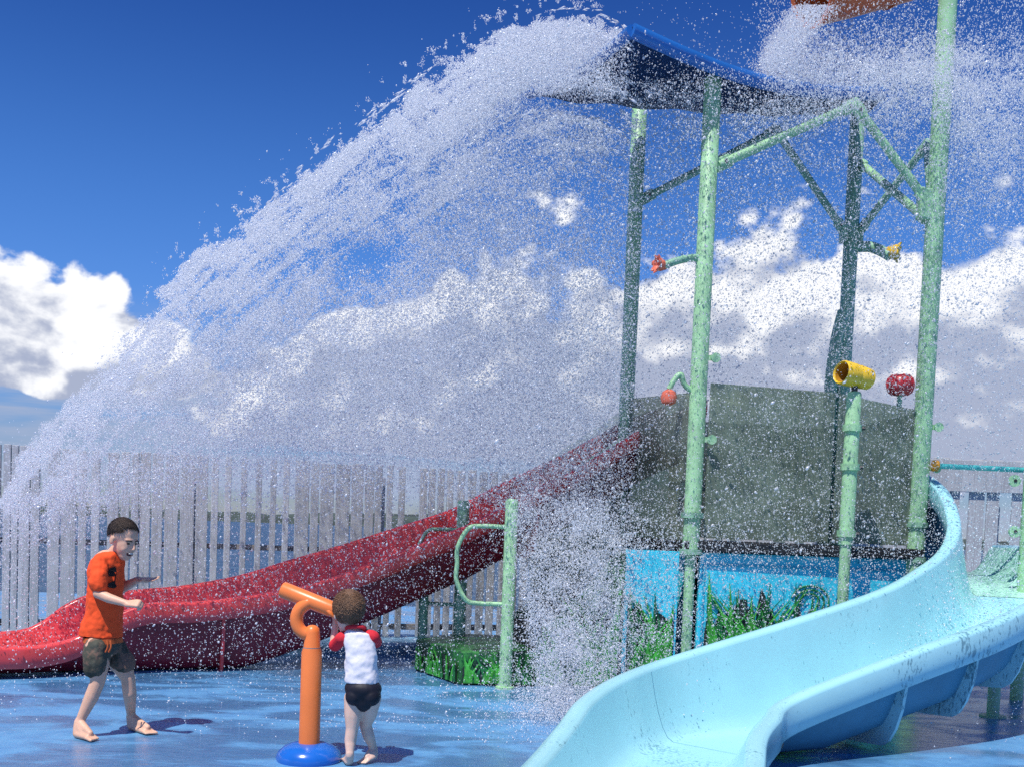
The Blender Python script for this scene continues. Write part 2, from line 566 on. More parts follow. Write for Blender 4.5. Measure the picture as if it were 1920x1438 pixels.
def plane_hit(x, y, P, n):
    d = FW + RT * ((x - PPX) / FPX) - UP * ((y - PPY) / FPX)
    return EYEP + d * ((P - EYEP).dot(n) / d.dot(n))


# ------------------------------------------------------------------ slat fence
def fence(label, P0, D, spans, z0, base, rails, group=None, extra_board=None):
    N = Vector((D.y, -D.x, 0))
    T = Thing('slat_fence', label, 'fence', base)
    for s0, s1, z1, th, mm, dz in spans:
        w = s1 - s0
        c = P0 + D * ((s0 + s1) / 2)
        b = MB()
        # a slat with a slightly weathered, chamfered top
        h = z1 - z0 - dz
        b.box((c.x, c.y, z0 + dz + h / 2), (w, th, h), (D, N, Vector((0, 0, 1))))
        T.part('slat', b, mm, smooth=False, bevel=.006)
    L0, L1 = min(q[0] for q in spans), max(q[1] for q in spans)
    for z, h in rails:
        c = P0 + D * ((L0 + L1) / 2) - N * .075
        T.part('rail', MB().box((c.x, c.y, z), (L1 - L0, .06, h), (D, N, Vector((0, 0, 1)))), M_RAILW, smooth=False, bevel=.006)
    q = L0 + .2
    while q < L1:
        c = P0 + D * q - N * .165
        T.part('post', MB().box((c.x, c.y, (z0 + 2.0) / 2), (.09, .11, 2.0 - z0), (D, N, Vector((0, 0, 1)))), M_WOOD, smooth=False, bevel=.006)
        q += 2.1
    if extra_board:
        za, zb = extra_board
        c = P0 + D * ((L0 + L1) / 2) + N * .05
        T.part('top_board', MB().box((c.x, c.y, (za + zb) / 2), (L1 - L0, .03, zb - za), (D, N, Vector((0, 0, 1)))), M_WOOD, smooth=False, bevel=.005)
    return T


P0 = Vector((FA.x, FA.y, 0))


def spx(x): return (plane_hit(x, 1090, P0, FN) - P0).dot(FD)


px_spans = [(-60, -45), (-38, -22), (-14, -2), (6, 17), (22, 31), (36, 43), (45, 53), (58, 71), (88, 110), (113, 140), (145, 160), (171, 183),
            (199, 220), (224, 240), (245, 256), (259, 279), (282, 302), (306, 331), (335, 361), (364, 386), (394, 404), (419, 428), (449, 457),
            (477, 485), (504, 512), (528, 536), (549, 575), (578, 593), (596, 621), (625, 651), (654, 676), (679, 696), (700, 709), (722, 729),
            (744, 752), (783, 793), (800, 808), (817, 825), (834, 842), (853, 863), (873, 884), (895, 905), (914, 924), (936, 946), (956, 966),
            (976, 986), (998, 1008), (1020, 1030), (1042, 1054), (1066, 1078), (1090, 1102), (1114, 1126), (1138, 1150)]
spans = []
for a, b in px_spans:
    wide = (b - a) > 13
    z1 = 2.13 + random.uniform(-.012, .012) + (.02 if a < 56 else 0)
    spans.append((spx(a - (0 if wide else 1.5)), spx(b + (0 if wide else 1.5)), z1, .028 if wide else .06, M_WOOD if wide or random.random() < .3 else M_WOOD2, random.uniform(.0, .012)))
fence('weathered grey timber slat fence behind the red slide', P0, FD, spans, .118, (FA.x, FA.y, .118), [(.24, .07), (1.13, .06)])
RP = Vector((4.3, 14.6, 0)); RD = Vector((1, -.12, 0)).normalized()
spans = []
s = -2.2
while s < 3.2:
    w = random.choice((.10, .13, .16, .2))
    spans.append((s, s + w, 2.62 + random.uniform(-.01, .01), .03, M_WOOD, 0.0))
    s += w + random.choice((.03, .12, .16))
fence('grey timber slat fence with a deep top board behind the turquoise slide', RP, RD, spans, 0.0, (4.3, 14.6, 0), [(.4, .09), (1.2, .1), (2.3, .09)], extra_board=(2.18, 2.6))

# ------------------------------------------------------------------ play tower
Zv = Vector((0, 0, 1))
FL, FR, RL, RR_ = Vector((1.66, 10.0, 0)), Vector((3.95, 10.5, 0)), Vector((1.21, 12.1, 0)), Vector((3.75, 12.5, 0))
DECK = 1.36
TW = Thing('play_tower', 'green-posted water play tower with smoky clear panels and blue canopy', 'play tower', (2.6, 11.2, 0))


def post(P, top, rad, mm, thin_to=None):
    b = MB()
    if thin_to:
        b.lathe(P, Zv, [(0, 0), (0, rad * .62), (thin_to, rad * .62), (thin_to + .005, rad), (top - .01, rad), (top, rad * .9), (top, 0)], 20)
    else:
        b.lathe(P, Zv, [(0, 0), (0, rad), (top - .01, rad), (top, rad * .9), (top, 0)], 20)
    return TW.part('pole', b, mm)


pFL = post(FL, 5.72, .079, M_POLE, 1.30)
pFR = post(FR, 7.60, .088, M_POLE)
pRL = post(RL, 6.2, .083, M_POLE)
pRR = post(RR_, 6.5, .083, M_POLE2)
for P, par in ((FL, pFL), (RL, pRL), (FR, pFR), (RR_, pRR)):   # collars where the deck clamps on
    for z in (1.28, 1.62):
        TW.part('collar', MB().lathe(P + Zv * z, Zv, [(0, .09), (0, .108), (.05, .108), (.05, .09)], 20, True), M_POLE2, par)
for P, par, hs in ((FL, pFL, (2.35, 3.1)), (RL, pRL, (2.2, 2.9)), (FR, pFR, (2.2, 2.6))):
    for z in hs:
        q = P + Vector((.14, -.02, z))
        TW.part('panel_clip', MB().lathe(q - Vector((0, .035, 0)), (0, 1, 0), [(0, 0), (0, .045), (.02, .045), (.02, 0)], 14), M_POLE, par)
        TW.part('panel_clip', MB().box(q + Vector((-.05, 0, 0)), (.10, .012, .05)), M_POLE, par, smooth=False)
# the pipe that hugs the rear right pole
TW.part('feed_pipe', MB().tube(curve([RR_ + Vector((-.13, -.02, .0)), RR_ + Vector((-.14, -.02, 2.2)), RR_ + Vector((-.15, -.03, 3.2)),
                                      RR_ + Vector((-.11, -.03, 3.75)), RR_ + Vector((-.04, -.02, 4.1))], 24), .075, 14), M_POLE2)
# deck, its rim and dark rubber edge
deck = [FL + Vector((-.06, -.08, 0)), FR + Vector((.06, -.08, 0)), RR_ + Vector((.06, .1, 0)), RL + Vector((-.06, .1, 0))]
TW.part('deck', MB().prism([p + Zv * (DECK - .05) for p in deck], Zv * .10), M_DECK, bevel=.01, smooth=False)


def along(A, B, t): return A + (B - A) * t


def wall(name, A, B, z0, z1, th, mm, top=None, bevel=.006, parent=None, off=0.0):
    d = (B - A).normalized(); n = Vector((d.y, -d.x, 0))
    o = n * off
    zb = z1 if top is None else top
    return TW.part(name, MB().prism([A + o + Zv * z0, B + o + Zv * z0, B + o + Zv * zb, A + o + Zv * z1], -n * th), mm, parent, bevel=bevel, smooth=False)


D_F = (FR - FL).normalized(); N_F = Vector((D_F.y, -D_F.x, 0))
# base wall: framed aqua boards under the deck
bw = wall('base_wall', FL + D_F * .10, FR - D_F * .09, 0, DECK - .055, .05, M_AQUA)
for s0, s1 in ((.14, 1.33), (1.52, 2.22)):
    a, b = FL + D_F * s0, FL + D_F * s1
    mold = MB()
    for (pa, pb) in (((s0, DECK - .17), (s1, DECK - .17)), ((s0, .12), (s1, .12))):
        c = FL + D_F * ((pa[0] + pb[0]) / 2) + N_F * .006
        mold.box((c.x, c.y, pa[1]), (s1 - s0, .016, .022), (D_F, N_F, Zv))
    for q in (s0, s1):
        c = FL + D_F * q + N_F * .006
        mold.box((c.x, c.y, (DECK - .05) / 2 + .0), (.022, .0155, DECK - .312), (D_F, N_F, Zv))
    TW.part('panel_moulding', mold, M_AQUA2, bw, smooth=False, bevel=.004)
wall('base_wall', RL + Vector((0, -.1, 0)), FL + Vector((-.02, .1, 0)), 0, DECK - .055, .05, M_AQUA)
wall('base_wall', FR + Vector((0, .1, 0)), RR_ + Vector((0, -.1, 0)), 0, DECK - .055, .05, M_AQUA)
wall('base_wall', RR_ - Vector((.1, 0, 0)), RL + Vector((.1, 0, 0)), 0, DECK - .055, .05, M_AQUA)


def blade(mb, P, D, N, s, z0, h, lean, w, off):
    """one raised painted reed on a wall plane"""
    k = 7
    L, Rr = [], []
    for i in range(k + 1):
        t = i / k
        cs = s + lean * t * t
        cz = z0 + h * (t - .18 * abs(lean) / max(h, .1) * t * t)
        hw = w * (1 - t) ** .7 * .5 + .0015
        L.append(P + D * (cs - hw) + Zv * cz + N * off)
        Rr.append(P + D * (cs + hw) + Zv * cz + N * off)
    mb.prism(L + Rr[::-1], N * .008)


def reeds(A, B, z0, n, hmax, hprof=None, dens_rock=8, parent=None):
    D = (B - A).normalized(); N = Vector((D.y, -D.x, 0)); ln = (B - A).length
    rk = MB()
    for i in range(dens_rock):
        s0 = ln * (i + random.random()) / dens_rock
        w, h = random.uniform(.12, .26), random.uniform(.5, .88) * hmax * (hprof(s0 / ln) if hprof else 1)
        pts = []
        for j in range(11):
            q = math.pi * j / 10
            r_ = random.uniform(.82, 1.12)
            pts.append(A + D * min(max(s0 - math.cos(q) * w * r_, .01), ln - .01) + Zv * (z0 + math.sin(q) * h * r_ + .002) + N * (.0025 + .0007 * i))
        rk.prism(pts, N * .006)
    TW.part('painted_rock_relief', rk, M_ROCK, parent, smooth=False, kind='stuff')
    for mm, cnt, of in ((M_REED2, n, .013), (M_REED, n, .018)):
        b = MB()
        for i in range(cnt):
            sx = random.uniform(.03, ln - .03)
            hh = hmax * random.uniform(.45, 1.0) * (hprof(sx / ln) if hprof else 1)
            le = random.uniform(-.75, .75) * hh
            le = min(max(sx + le, .02), ln - .02) - sx
            blade(b, A, D, N, sx, z0 + .01, hh, le, random.uniform(.026, .062), of + .0006 * (i % 14))
        TW.part('painted_reed_relief', b, mm, parent, smooth=False, kind='stuff')


reeds(FL + D_F * .16, FL + D_F * 1.34, 0.01, 60, 1.12, lambda t: 1 - .08 * t, 11, bw)
reeds(FL + D_F * 1.54, FL + D_F * 2.2, 0.01, 10, .7, None, 3, bw)
# curled wave lines in relief on the aqua wall
for j, rr in enumerate((.10, .15, .20)):
    c = FL + D_F * 1.24 + Zv * .86
    pts = [c + D_F * (rr * math.cos(q)) + Zv * (rr * .8 * math.sin(q)) + N_F * .008 for q in np.linspace(-.6, 2.9, 16)]
    TW.part('wave_line', MB().tube(pts, .009, 8), M_REED2, bw)
# clear smoky panels above the deck
YP = Vector((3.07, 9.86, 0))
wall('clear_panel', FL + D_F * .12, FL + D_F * 1.40, DECK + .08, 2.88, .012, M_PANEL, 2.87)
wall('clear_panel', FL + D_F * 1.44, FR - D_F * .08, DECK + .08, 2.865, .012, M_PANEL, 2.76)
wall('clear_panel', RL + Vector((.02, -.11, 0)), FL + Vector((-.01, .11, 0)), DECK - .1, 2.95, .012, M_PANEL, 2.80)
wall('clear_panel', FR + Vector((.01, .1, 0)), RR_ + Vector((.0, -.1, 0)), DECK + .08, 2.75, .012, M_PANEL, 2.75)
wall('clear_panel', RR_ - Vector((.1, 0, 0)), RL + Vector((.9, .12, 0)), DECK + .08, 2.75, .012, M_PANEL, 2.75)
for A, B, z in ((FL, FR, 2.0), (FL, FR, 2.55)):
    pass
# braces
def brace(A, B, rad=.042, mm=M_POLE, parent=None, ends=True):
    d = (B - A).normalized()
    o = TW.part('brace', MB().tube([A, A + d * .02, B - d * .02, B], [rad, rad, rad, rad], 14), mm)
    if ends:
        for E, q in ((A, 1), (B, -1)):
            TW.part('brace_bracket', MB().box(E + d * (.05 * q), (.17, .05, .12), (d, d.cross(Zv).normalized(), d.cross(Zv).normalized().cross(d))), mm, o, smooth=False, bevel=.012)
            side = d.cross(Zv).normalized()
            for w in (-1, 1):
                TW.part('bolt', MB().lathe(E + d * (.07 * q) + side * (.026 * w), side * w, [(0, .022), (.012, .022), (.016, .014), (.016, 0)], 8), M_BOLT, o)
    return o


AP_A = at(1603, 197, 10.33)
AP_B = at(1455, 245, 12.32)
AP_C = at(1738, 272, 11.6)
brace(FL + Zv * 4.86 + D_F * .09, AP_A)
brace(AP_A + Zv * .0, FR + Zv * 4.75 - D_F * .1)
brace(RL + Zv * 5.17 + Vector((.09, 0, 0)), AP_B, mm=M_POLE2)
brace(AP_B, RR_ + Zv * 5.02 - Vector((.09, 0, 0)), mm=M_POLE2)
brace(RR_ + Zv * 5.02 + Vector((.09, -.03, 0)), AP_C, mm=M_POLE2)
brace(AP_C, FR + Zv * 4.8 + Vector((-.01, .1, 0)), mm=M_POLE2)
brace(RR_ + Zv * 5.75 + Vector((.06, -.07, 0)), FR + Zv * 4.62 + Vector((-.09, .05, 0)), mm=M_POLE)
fx = MB().box(FR + Zv * 4.72 - D_F * .11, (.16, .1, .3), (D_F, N_F, Zv))
TW.part('pole_bracket', fx, M_POLE, pFR, smooth=False, bevel=.02)
fx = MB().box(RR_ + Zv * 4.98, (.26, .12, .2))
TW.part('pole_bracket', fx, M_POLE2, pRR, smooth=False, bevel=.02)
# blue canopy: a shallow curved sheet with a rolled edge
P1, P2, P3, P4 = at(1185, 66, 9.5), at(992, 182, 11.5), at(1600, 208, 12.75), at(1655, 184, 10.5)  # right end stretched so its shadow falls on the rear right pole
rf = MB()
nu, nv = 28, 20
for side in (0, 1):
    for i in range(nu + 1):
        for j in range(nv + 1):
            a, b = i / nu, j / nv
            p = P1.lerp(P4, a).lerp(P2.lerp(P3, a), b)
            sag = -.16 * math.sin(math.pi * a) * (1 - .5 * b) - .10 * math.sin(math.pi * b)
            rip = .018 * math.sin(a * 34)
            rf.v.append((p.x, p.y, p.z + sag + rip * (b if side else b) + (.07 if side else 0)))
W1 = (nu + 1) * (nv + 1)
for i in range(nu):
    for j in range(nv):
        a = i * (nv + 1) + j
        rf.f.append((a, a + 1, a + nv + 2, a + nv + 1))
        rf.f.append((a + W1, a + nv + 1 + W1, a + nv + 2 + W1, a + 1 + W1))
for i in range(nu):
    for j in (0, nv):
        a, b = i * (nv + 1) + j, (i + 1) * (nv + 1) + j
        rf.f.append((a, b, b + W1, a + W1))
for j in range(nv):
    for i in (0, nu):
        a, b = i * (nv + 1) + j, i * (nv + 1) + j + 1
        rf.f.append((a, b, b + W1, a + W1))
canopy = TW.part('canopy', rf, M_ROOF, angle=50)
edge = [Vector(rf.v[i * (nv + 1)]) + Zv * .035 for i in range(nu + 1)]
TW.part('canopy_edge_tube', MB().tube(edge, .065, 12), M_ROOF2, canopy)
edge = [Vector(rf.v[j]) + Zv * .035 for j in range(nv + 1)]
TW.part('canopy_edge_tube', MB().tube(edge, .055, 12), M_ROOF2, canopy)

# sloping clear guard by the head of the red slide
ga, gb = at(1163, 772, 12.0), at(955, 908, 11.55)
gc, gd = at(1163, 828, 12.0), at(985, 945, 11.55)
nn = Vector((gb - ga)); nn.z = 0; nn = Vector((nn.y, -nn.x, 0)).normalized()
TW.part('clear_guard', MB().prism([ga, gb, gd, gc], nn * .012), M_PANEL2, smooth=False)
TW.part('guard_beam', MB().tube([gc, gd], .032, 12), M_POLE2)
# far side wall of the lower structure, dim clear panel under the guard
TW.part('clear_guard', MB().prism([gc - Zv * .04, gd - Zv * .04, at(1000, 1170, 11.55), at(1163, 1035, 12.0)], nn * .012), M_PANEL, smooth=False)

# ------------------------------------------------------------------ staircase at the foot of the tower
ST = Thing('staircase', 'painted jungle staircase with green grab loops in front of the splash', 'staircase', (.4, 10.4, 0))
SA = atz(860, 1283); SB = atz(778, 1255)
# bottom block with painted sides
ST.part('bottom_step', MB().prism([SA, Vector((.25, 9.86, 0)), Vector((.25, 11.45, 0)), Vector((-.62, 11.45, 0)), SB], Zv * .31), M_PGREEN, smooth=False, bevel=.015)
A0 = Vector((.25, 9.86, 0)); A1 = Vector((1.56, 9.985, 0))
dS = (A1 - A0).normalized(); nS = Vector((dS.y, -dS.x, 0))
AM = A0 + dS * .80
side = [A0, AM, AM + Zv * 1.28, AM - dS * .06 + Zv * 1.28, A0 + Zv * .44]
bwl = wall('base_wall', AM + dS * .004, A1 - dS * .004, 0, DECK - .055, .05, M_AQUA)
ST.part('side_panel', MB().prism([p + Zv * .001 for p in side], -nS * .06), M_PGREEN, smooth=False, bevel=.008)
rd = Vector((-.32, 1.52, 0))
ST.part('side_panel', MB().prism([p + rd + Zv * .001 for p in side], nS * .06), M_PGREEN, smooth=False, bevel=.008)
for i in range(4):
    z = .31 + (i + 1) * .2
    s0, s1 = .02 + i * .28, 1.28
    a, b = A0 + dS * s0 - nS * .064, A0 + dS * s1 - nS * .064
    ST.part('step', MB().prism([a + Zv * (z - .2), b + Zv * (z - .2), b + Zv * z, a + Zv * z], rd * .9), M_DECK, smooth=False, bevel=.01)
_t = TW; TW = ST
TWpart = None
reeds(A0 + dS * .02, AM - dS * .01, 0.01, 32, .95, lambda t: .5 + .8 * t, 6)
TW = _t
reeds(AM + dS * .03, A1 - dS * .02, 0.01, 26, .95, None, 6, bwl)
TW = ST
reeds(SA + Vector((.02, .002, 0)), Vector((.24, 9.858, 0)), 0.01, 22, .30, None, 6)
dB = (SA - SB).normalized()
reeds(SB + dB * .02, SA - dB * .03, 0.01, 16, .27, None, 5)
TW = _t
NW1, NW2 = atz(946, 1284), Vector((-.545, 11.3, 0))
NW1 = Vector((-.03, 9.66, 0))
for P, top, mm, rad in ((NW1, at(957, 935, NW1.y).z, M_POLE, .058), (NW2, at(868, 938, 11.3).z, M_POLE2, .066)):
    po = ST.part('newel_post', MB().lathe(P, Zv, [(0, 0), (0, rad * 1.5), (.02, rad * 1.5), (.025, rad), (top - .02, rad), (top, rad * .8), (top, 0)], 18), mm)
    sc = P.y / 2000
    hi, lo, w = (1.47, .77, .44) if P is NW1 else (1.42, .63, .42)
    c = P + Vector((-rad * .6, 0, 0))
    wl = [c + Zv * hi, c + Vector((-w * .55, 0, hi)), c + Vector((-w * .8, 0, hi - .03)), c + Vector((-w, 0, hi - .2)), c + Vector((-w, 0, (hi + lo) / 2)),
          c + Vector((-w, 0, lo + .2)), c + Vector((-w * .8, 0, lo + .03)), c + Vector((-w * .55, 0, lo)), c + Zv * lo]
    ST.part('grab_loop', MB().tube(curve(wl, 40), .021, 12), mm)

# ------------------------------------------------------------------ slides
def slide(label, cat, L, Rr, n, mats, wall_h, bed_min, flanges, legs, lipw=.10, lipd=.15, flat=.42, entry=None, seams=(), base=None, name='water_slide'):
    Lc, Rc = curve(L, n), curve(Rr, n)
    T = Thing(name, label, cat, base or (float(Lc[n // 2][0]), float(Lc[n // 2][1]), 0))
    mu, ml = mats
    m = 16
    inner, outer, lipo_l, lipo_r = [], [], [], []
    for i in range(n):
        l, r_ = Vector(Lc[i]), Vector(Rc[i])
        a = (r_ - l); w = a.length; a.normalize()
        t = i / (n - 1)
        h = wall_h(t)
        zb = (l.z + r_.z) / 2 - h
        zb = max(zb, bed_min)
        row, rowo = [], []
        for j in range(m + 1):
            q = j / m
            # flat-bottomed U
            e = abs(2 * q - 1)
            u = .5 + math.copysign(abs(2 * q - 1) ** .62, 2 * q - 1) * .5 if q != .5 else .5
            prof = max(0, (abs(2 * u - 1) - flat) / (1 - flat)) ** 2.0
            rimz = l.z * (1 - u) + r_.z * u
            z = zb + (rimz - zb) * prof
            p = l + a * (w * u); p.z = z
            row.append(p)
            c = (l + r_) / 2
            po = p + a * ((u - .5) * .07); po.z = z - .035
            rowo.append(po)
        inner.append(row); outer.append(rowo)
        ah = Vector((a.x, a.y, 0)).normalized()
        def lip(e, o, inner_row):
            pts = []
            for q in range(9):
                an = math.pi * (1 - q / 8)
                pts.append(e + o * (lipw * .5 + math.cos(an) * lipw * .5) + Zv * (math.sin(an) * .034))
            pts += [e + o * (lipw + .004) - Zv * (lipd * .5), e + o * (lipw - .004) - Zv * (lipd - .014), e + o * (lipw - .016) - Zv * lipd,
                    e + o * (lipw - .03) - Zv * (lipd - .012), e + o * (lipw - .03) - Zv * .05, inner_row]
            return pts
        lipo_l.append(lip(l, -ah, rowo[0]))
        lipo_r.append(lip(r_, ah, rowo[-1]))

    def sheet(rows):
        b = MB(); k = len(rows[0])
        b.v = [tuple(p) for row in rows for p in row]
        for i in range(len(rows) - 1):
            for j in range(k - 1): b.f.append((i * k + j, i * k + j + 1, (i + 1) * k + j + 1, (i + 1) * k + j))
        return b
    if entry:
        ke = int(entry[0] * (n - 1))
        T.part('entry_trough', sheet([[p + Zv * .004 for p in row] for row in inner[:ke + 1]]), entry[1], angle=60)
        T.part('chute_bed', sheet(inner[ke:]), mu, angle=60)
    else:
        T.part('chute_bed', sheet(inner), mu, angle=60)
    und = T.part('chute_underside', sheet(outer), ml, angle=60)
    T.part('rim', sheet(lipo_l), mu, angle=62)
    T.part('rim', sheet(lipo_r), mu, angle=62)
    # end lips
    for i in (0, n - 1):
        b = sheet([inner[i], outer[i]])
        T.part('end_lip', b, mu)
    for tf in flanges:
        i = int(tf * (n - 1))
        d = Vector(Lc[min(i + 1, n - 1)] - Lc[max(i - 1, 0)]); d.z = 0; d.normalize()
        rows = []
        ce = (inner[i][0] + inner[i][-1]) / 2
        for off in (-.014, .014):
            rows.append([p + d * off for p in outer[i]])
        rows2 = []
        k = len(outer[i])
        fl = MB()
        for off in (-.014, .014):
            for jj, p in enumerate(outer[i]):
                q = abs(2 * jj / (k - 1) - 1)
                ctr = Vector((ce.x, ce.y, ce.z + .05))
                dirn = (p - ctr).normalized()
                fl.v.append(tuple(p + d * off + Zv * .01))
                fl.v.append(tuple(p + d * off + dirn * (.13 * (1 - q ** 4) + .004)))
        for jj in range(k - 1):
            a = jj * 2
            o2 = k * 2
            fl.f += [(a, a + 1, a + 3, a + 2), (o2 + a, o2 + a + 2, o2 + a + 3, o2 + a + 1), (a + 1, o2 + a + 1, o2 + a + 3, a + 3)]
        T.part('joint_flange', fl, mu, und, smooth=False)
    for tf in seams:
        i = int(tf * (n - 1))
        a, b = inner[i], inner[i + 1]
        rows = [[p + Zv * .0025 for p in a], [p.lerp(q, .07) + Zv * .0025 for p, q in zip(a, b)]]
        T.part('seam', sheet(rows), ml, smooth=True)
        for side_, row in ((-1, lipo_l), (1, lipo_r)):
            for dq in (-.35, .5):
                c_ = row[i][11].lerp(row[i + (1 if dq > 0 else -1)][11], abs(dq))
                od = (row[i][9] - row[i][1]); od.z = 0; od.normalize()
                T.part('bolt', MB().lathe(c_ - od * .004, od, [(0, .014), (.012, .014), (.016, .008), (.016, 0)], 8), M_BOLT)
    for tf, sgn in legs:
        i = int(tf * (n - 1))
        p = outer[i][m // 2]
        if p.z > .12:
            T.part('support_leg', MB().lathe((p.x, p.y, 0), Zv, [(0, 0), (0, .11), (.015, .11), (.016, .052), (p.z + .02, .052), (p.z + .02, 0)], 14), M_POLE2)
    return T


CL = [(4.13, 11.15, 2.2), (4.15, 10.70, 2.12), (4.19, 10.3, 1.93), (4.13, 9.89, 1.64), (3.89, 9.47, 1.40), (3.49, 9.03, 1.21), (3.0, 8.57, 1.04), (2.19, 8.06, .82), (1.22, 7.5, .57),
      (.79, 6.92, .49), (.54, 6.37, .43), (.40, 5.84, .37), (.27, 5.32, .33), (.15, 4.83, .31)]
CR = [(5.02, 11.25, 1.45), (5.03, 10.8, 1.45), (5.08, 10.28, 1.44), (4.97, 9.58, 1.40), (4.6, 8.94, 1.25), (4.13, 8.41, 1.08), (3.54, 7.86, .91), (2.65, 7.3, .68), (1.78, 6.81, .43),
      (1.55, 6.46, .35), (1.38, 6.07, .31), (1.26, 5.62, .26), (1.14, 5.11, .23), (1.02, 4.62, .23)]
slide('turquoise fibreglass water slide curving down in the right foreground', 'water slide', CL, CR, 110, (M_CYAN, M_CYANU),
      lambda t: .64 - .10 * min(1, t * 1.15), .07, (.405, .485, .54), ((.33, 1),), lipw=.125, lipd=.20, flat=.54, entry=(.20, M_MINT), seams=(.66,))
RLf = [(1.75, 12.80, 2.95), (1.18, 12.61, 2.69), (.68, 12.41, 2.38), (.19, 12.21, 2.11), (-.16, 12.01, 1.92), (-.68, 11.8, 1.62), (-1.24, 11.58, 1.4), (-1.83, 11.36, 1.18), (-2.35, 11.14, 1.0), (-2.79, 10.93, .84),
       (-3.28, 10.73, .73), (-3.69, 10.54, .68), (-4.08, 10.36, .63), (-4.30, 10.24, .52), (-4.48, 10.14, .36), (-4.68, 10.02, .28), (-5.2, 9.75, .26)]
RRn = [(2.05, 12.0, 2.93), (1.5, 11.8, 2.67), (1.01, 11.6, 2.35), (.57, 11.42, 2.06), (.21, 11.22, 1.86), (-.36, 10.99, 1.52), (-.93, 10.77, 1.25), (-1.51, 10.55, .99), (-1.99, 10.34, .81), (-2.44, 10.13, .71),
       (-2.93, 9.93, .64), (-3.33, 9.74, .62), (-3.62, 9.58, .50), (-3.86, 9.46, .33), (-4.04, 9.34, .27), (-4.24, 9.2, .25), (-4.8, 8.95, .25)]
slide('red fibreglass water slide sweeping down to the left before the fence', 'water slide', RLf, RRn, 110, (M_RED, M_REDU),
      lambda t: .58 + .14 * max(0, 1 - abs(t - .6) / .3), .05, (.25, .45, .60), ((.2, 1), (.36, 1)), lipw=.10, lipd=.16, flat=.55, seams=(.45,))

# ------------------------------------------------------------------ water cannon
WC = Thing('water_cannon', 'orange swivelling water cannon on a blue dome base beside the small child', 'water cannon', atz(579, 1424))
B0 = atz(579, 1424)
WC.part('dome_base', MB().lathe(B0, Zv, [(0, 0), (0, .195), (.02, .20), (.055, .185), (.085, .15), (.105, .10), (.108, .06), (.108, 0)], 36), M_BLUEB, angle=60)
PT = .83
po = WC.part('post', MB().lathe(B0, Zv, [(.09, 0), (.09, .064), (.66, .062), (.70, .050), (PT - .045, .046), (PT - .02, .040), (PT - .005, .024), (PT, 0)], 26), M_ORANGE, angle=50)
WC.part('seam_ring', MB().lathe(B0 + Zv * .688, Zv, [(0, .045), (0, .0535), (.006, .0535), (.006, .045)], 26, True), M_RAILW, po)
bl, br = at(531, 1105, B0.y + .05), at(634, 1146, B0.y - .02)
bd = (br - bl).normalized()
ba = WC.part('barrel', MB().lathe(bl, bd, [(.0, .034), (-.004, .047), (.004, .051), ((br - bl).length - .05, .049), ((br - bl).length, .040), ((br - bl).length + .006, .02), ((br - bl).length + .006, 0)], 24), M_ORANGE, angle=50)
WC.part('barrel_mouth', MB().lathe(bl, bd, [(.0, .036), (.06, .034), (.06, 0)], 20), M_YELIN, ba)
yk = [at(597, 1128, B0.y), at(578, 1130, B0.y), at(562, 1142, B0.y), at(556, 1160, B0.y), at(561, 1178, B0.y), at(574, 1188, B0.y), at(590, 1190, B0.y)]
WC.part('yoke', MB().tube(curve(yk, 28), [.034] * 4 + [.040] * 20 + [.036] * 4, 16), M_ORANGE)
hd = [at(612, 1140, B0.y - .03), at(619, 1148, B0.y - .05), at(626, 1156, B0.y - .05)]
WC.part('handle', MB().tube(curve(hd, 10), [.020 - .0012 * i for i in range(10)], 12), M_ORANGE, ba)
h2 = [at(628, 1146, B0.y - .02), at(640, 1166, B0.y + .0), at(668, 1182, B0.y + .02)]
WC.part('handle_bar', MB().tube(curve(h2, 12), .014, 10), M_ORANGE, ba)

# ------------------------------------------------------------------ spray nozzles, bells and the tipping bucket
def flower(T, c, axis, r_, mm, petals=7):
    axis = Vector(axis).normalized()
    hub = T.part('cup', MB().lathe(c - axis * r_ * .8, axis, [(0, 0), (0, r_ * .35), (r_ * .5, r_ * .62), (r_ * 1.05, r_ * .78), (r_ * 1.25, r_ * .7), (r_ * 1.1, r_ * .5), (r_ * .5, 0)], 18), mm)
    a = axis.orthogonal().normalized(); b = axis.cross(a)
    for i in range(petals):
        q = 2 * math.pi * i / petals
        d = a * math.cos(q) + b * math.sin(q)
        T.part('petal', MB().ellipsoid(c + d * r_ * .62 + axis * r_ * .25, (r_ * .5, r_ * .36, r_ * .14), ((d * .8 + axis * .6).normalized(), axis.cross(d).normalized(), (axis * .8 - d * .6).normalized()), 10, 6), mm, hub)


N1 = Thing('spray_nozzle', 'coral flower-shaped spray nozzle on an arm left of the front pole', 'spray nozzle', at(1237, 497, 9.9))
flower(N1, at(1237, 497, 9.9), (-.8, -.3, .1), .085, M_CORAL)
N1.part('arm', MB().tube(curve([FL + Zv * 4.02, at(1285, 486, 9.96), at(1262, 492, 9.92), at(1243, 499, 9.9)], 16), .034, 12), M_POLE2)
N2 = Thing('spray_nozzle', 'yellow flower-shaped spray nozzle on an arm off the rear right pole', 'spray nozzle', at(1678, 474, 12.2))
flower(N2, at(1676, 473, 12.2), (.8, -.35, -.15), .115, M_YEL)
N2.part('arm', MB().tube(curve([RR_ + Zv * at(1605, 466, 12.5).z, at(1628, 463, 12.4), at(1650, 470, 12.3), at(1668, 480, 12.2)], 16), [.06] * 16, 12), M_POLE2)
N3 = Thing('spray_nozzle', 'small red bell nozzle hanging on a green hook left of the front pole', 'spray nozzle', at(1254, 744, 9.95))
bp = at(1254, 744, 9.95)
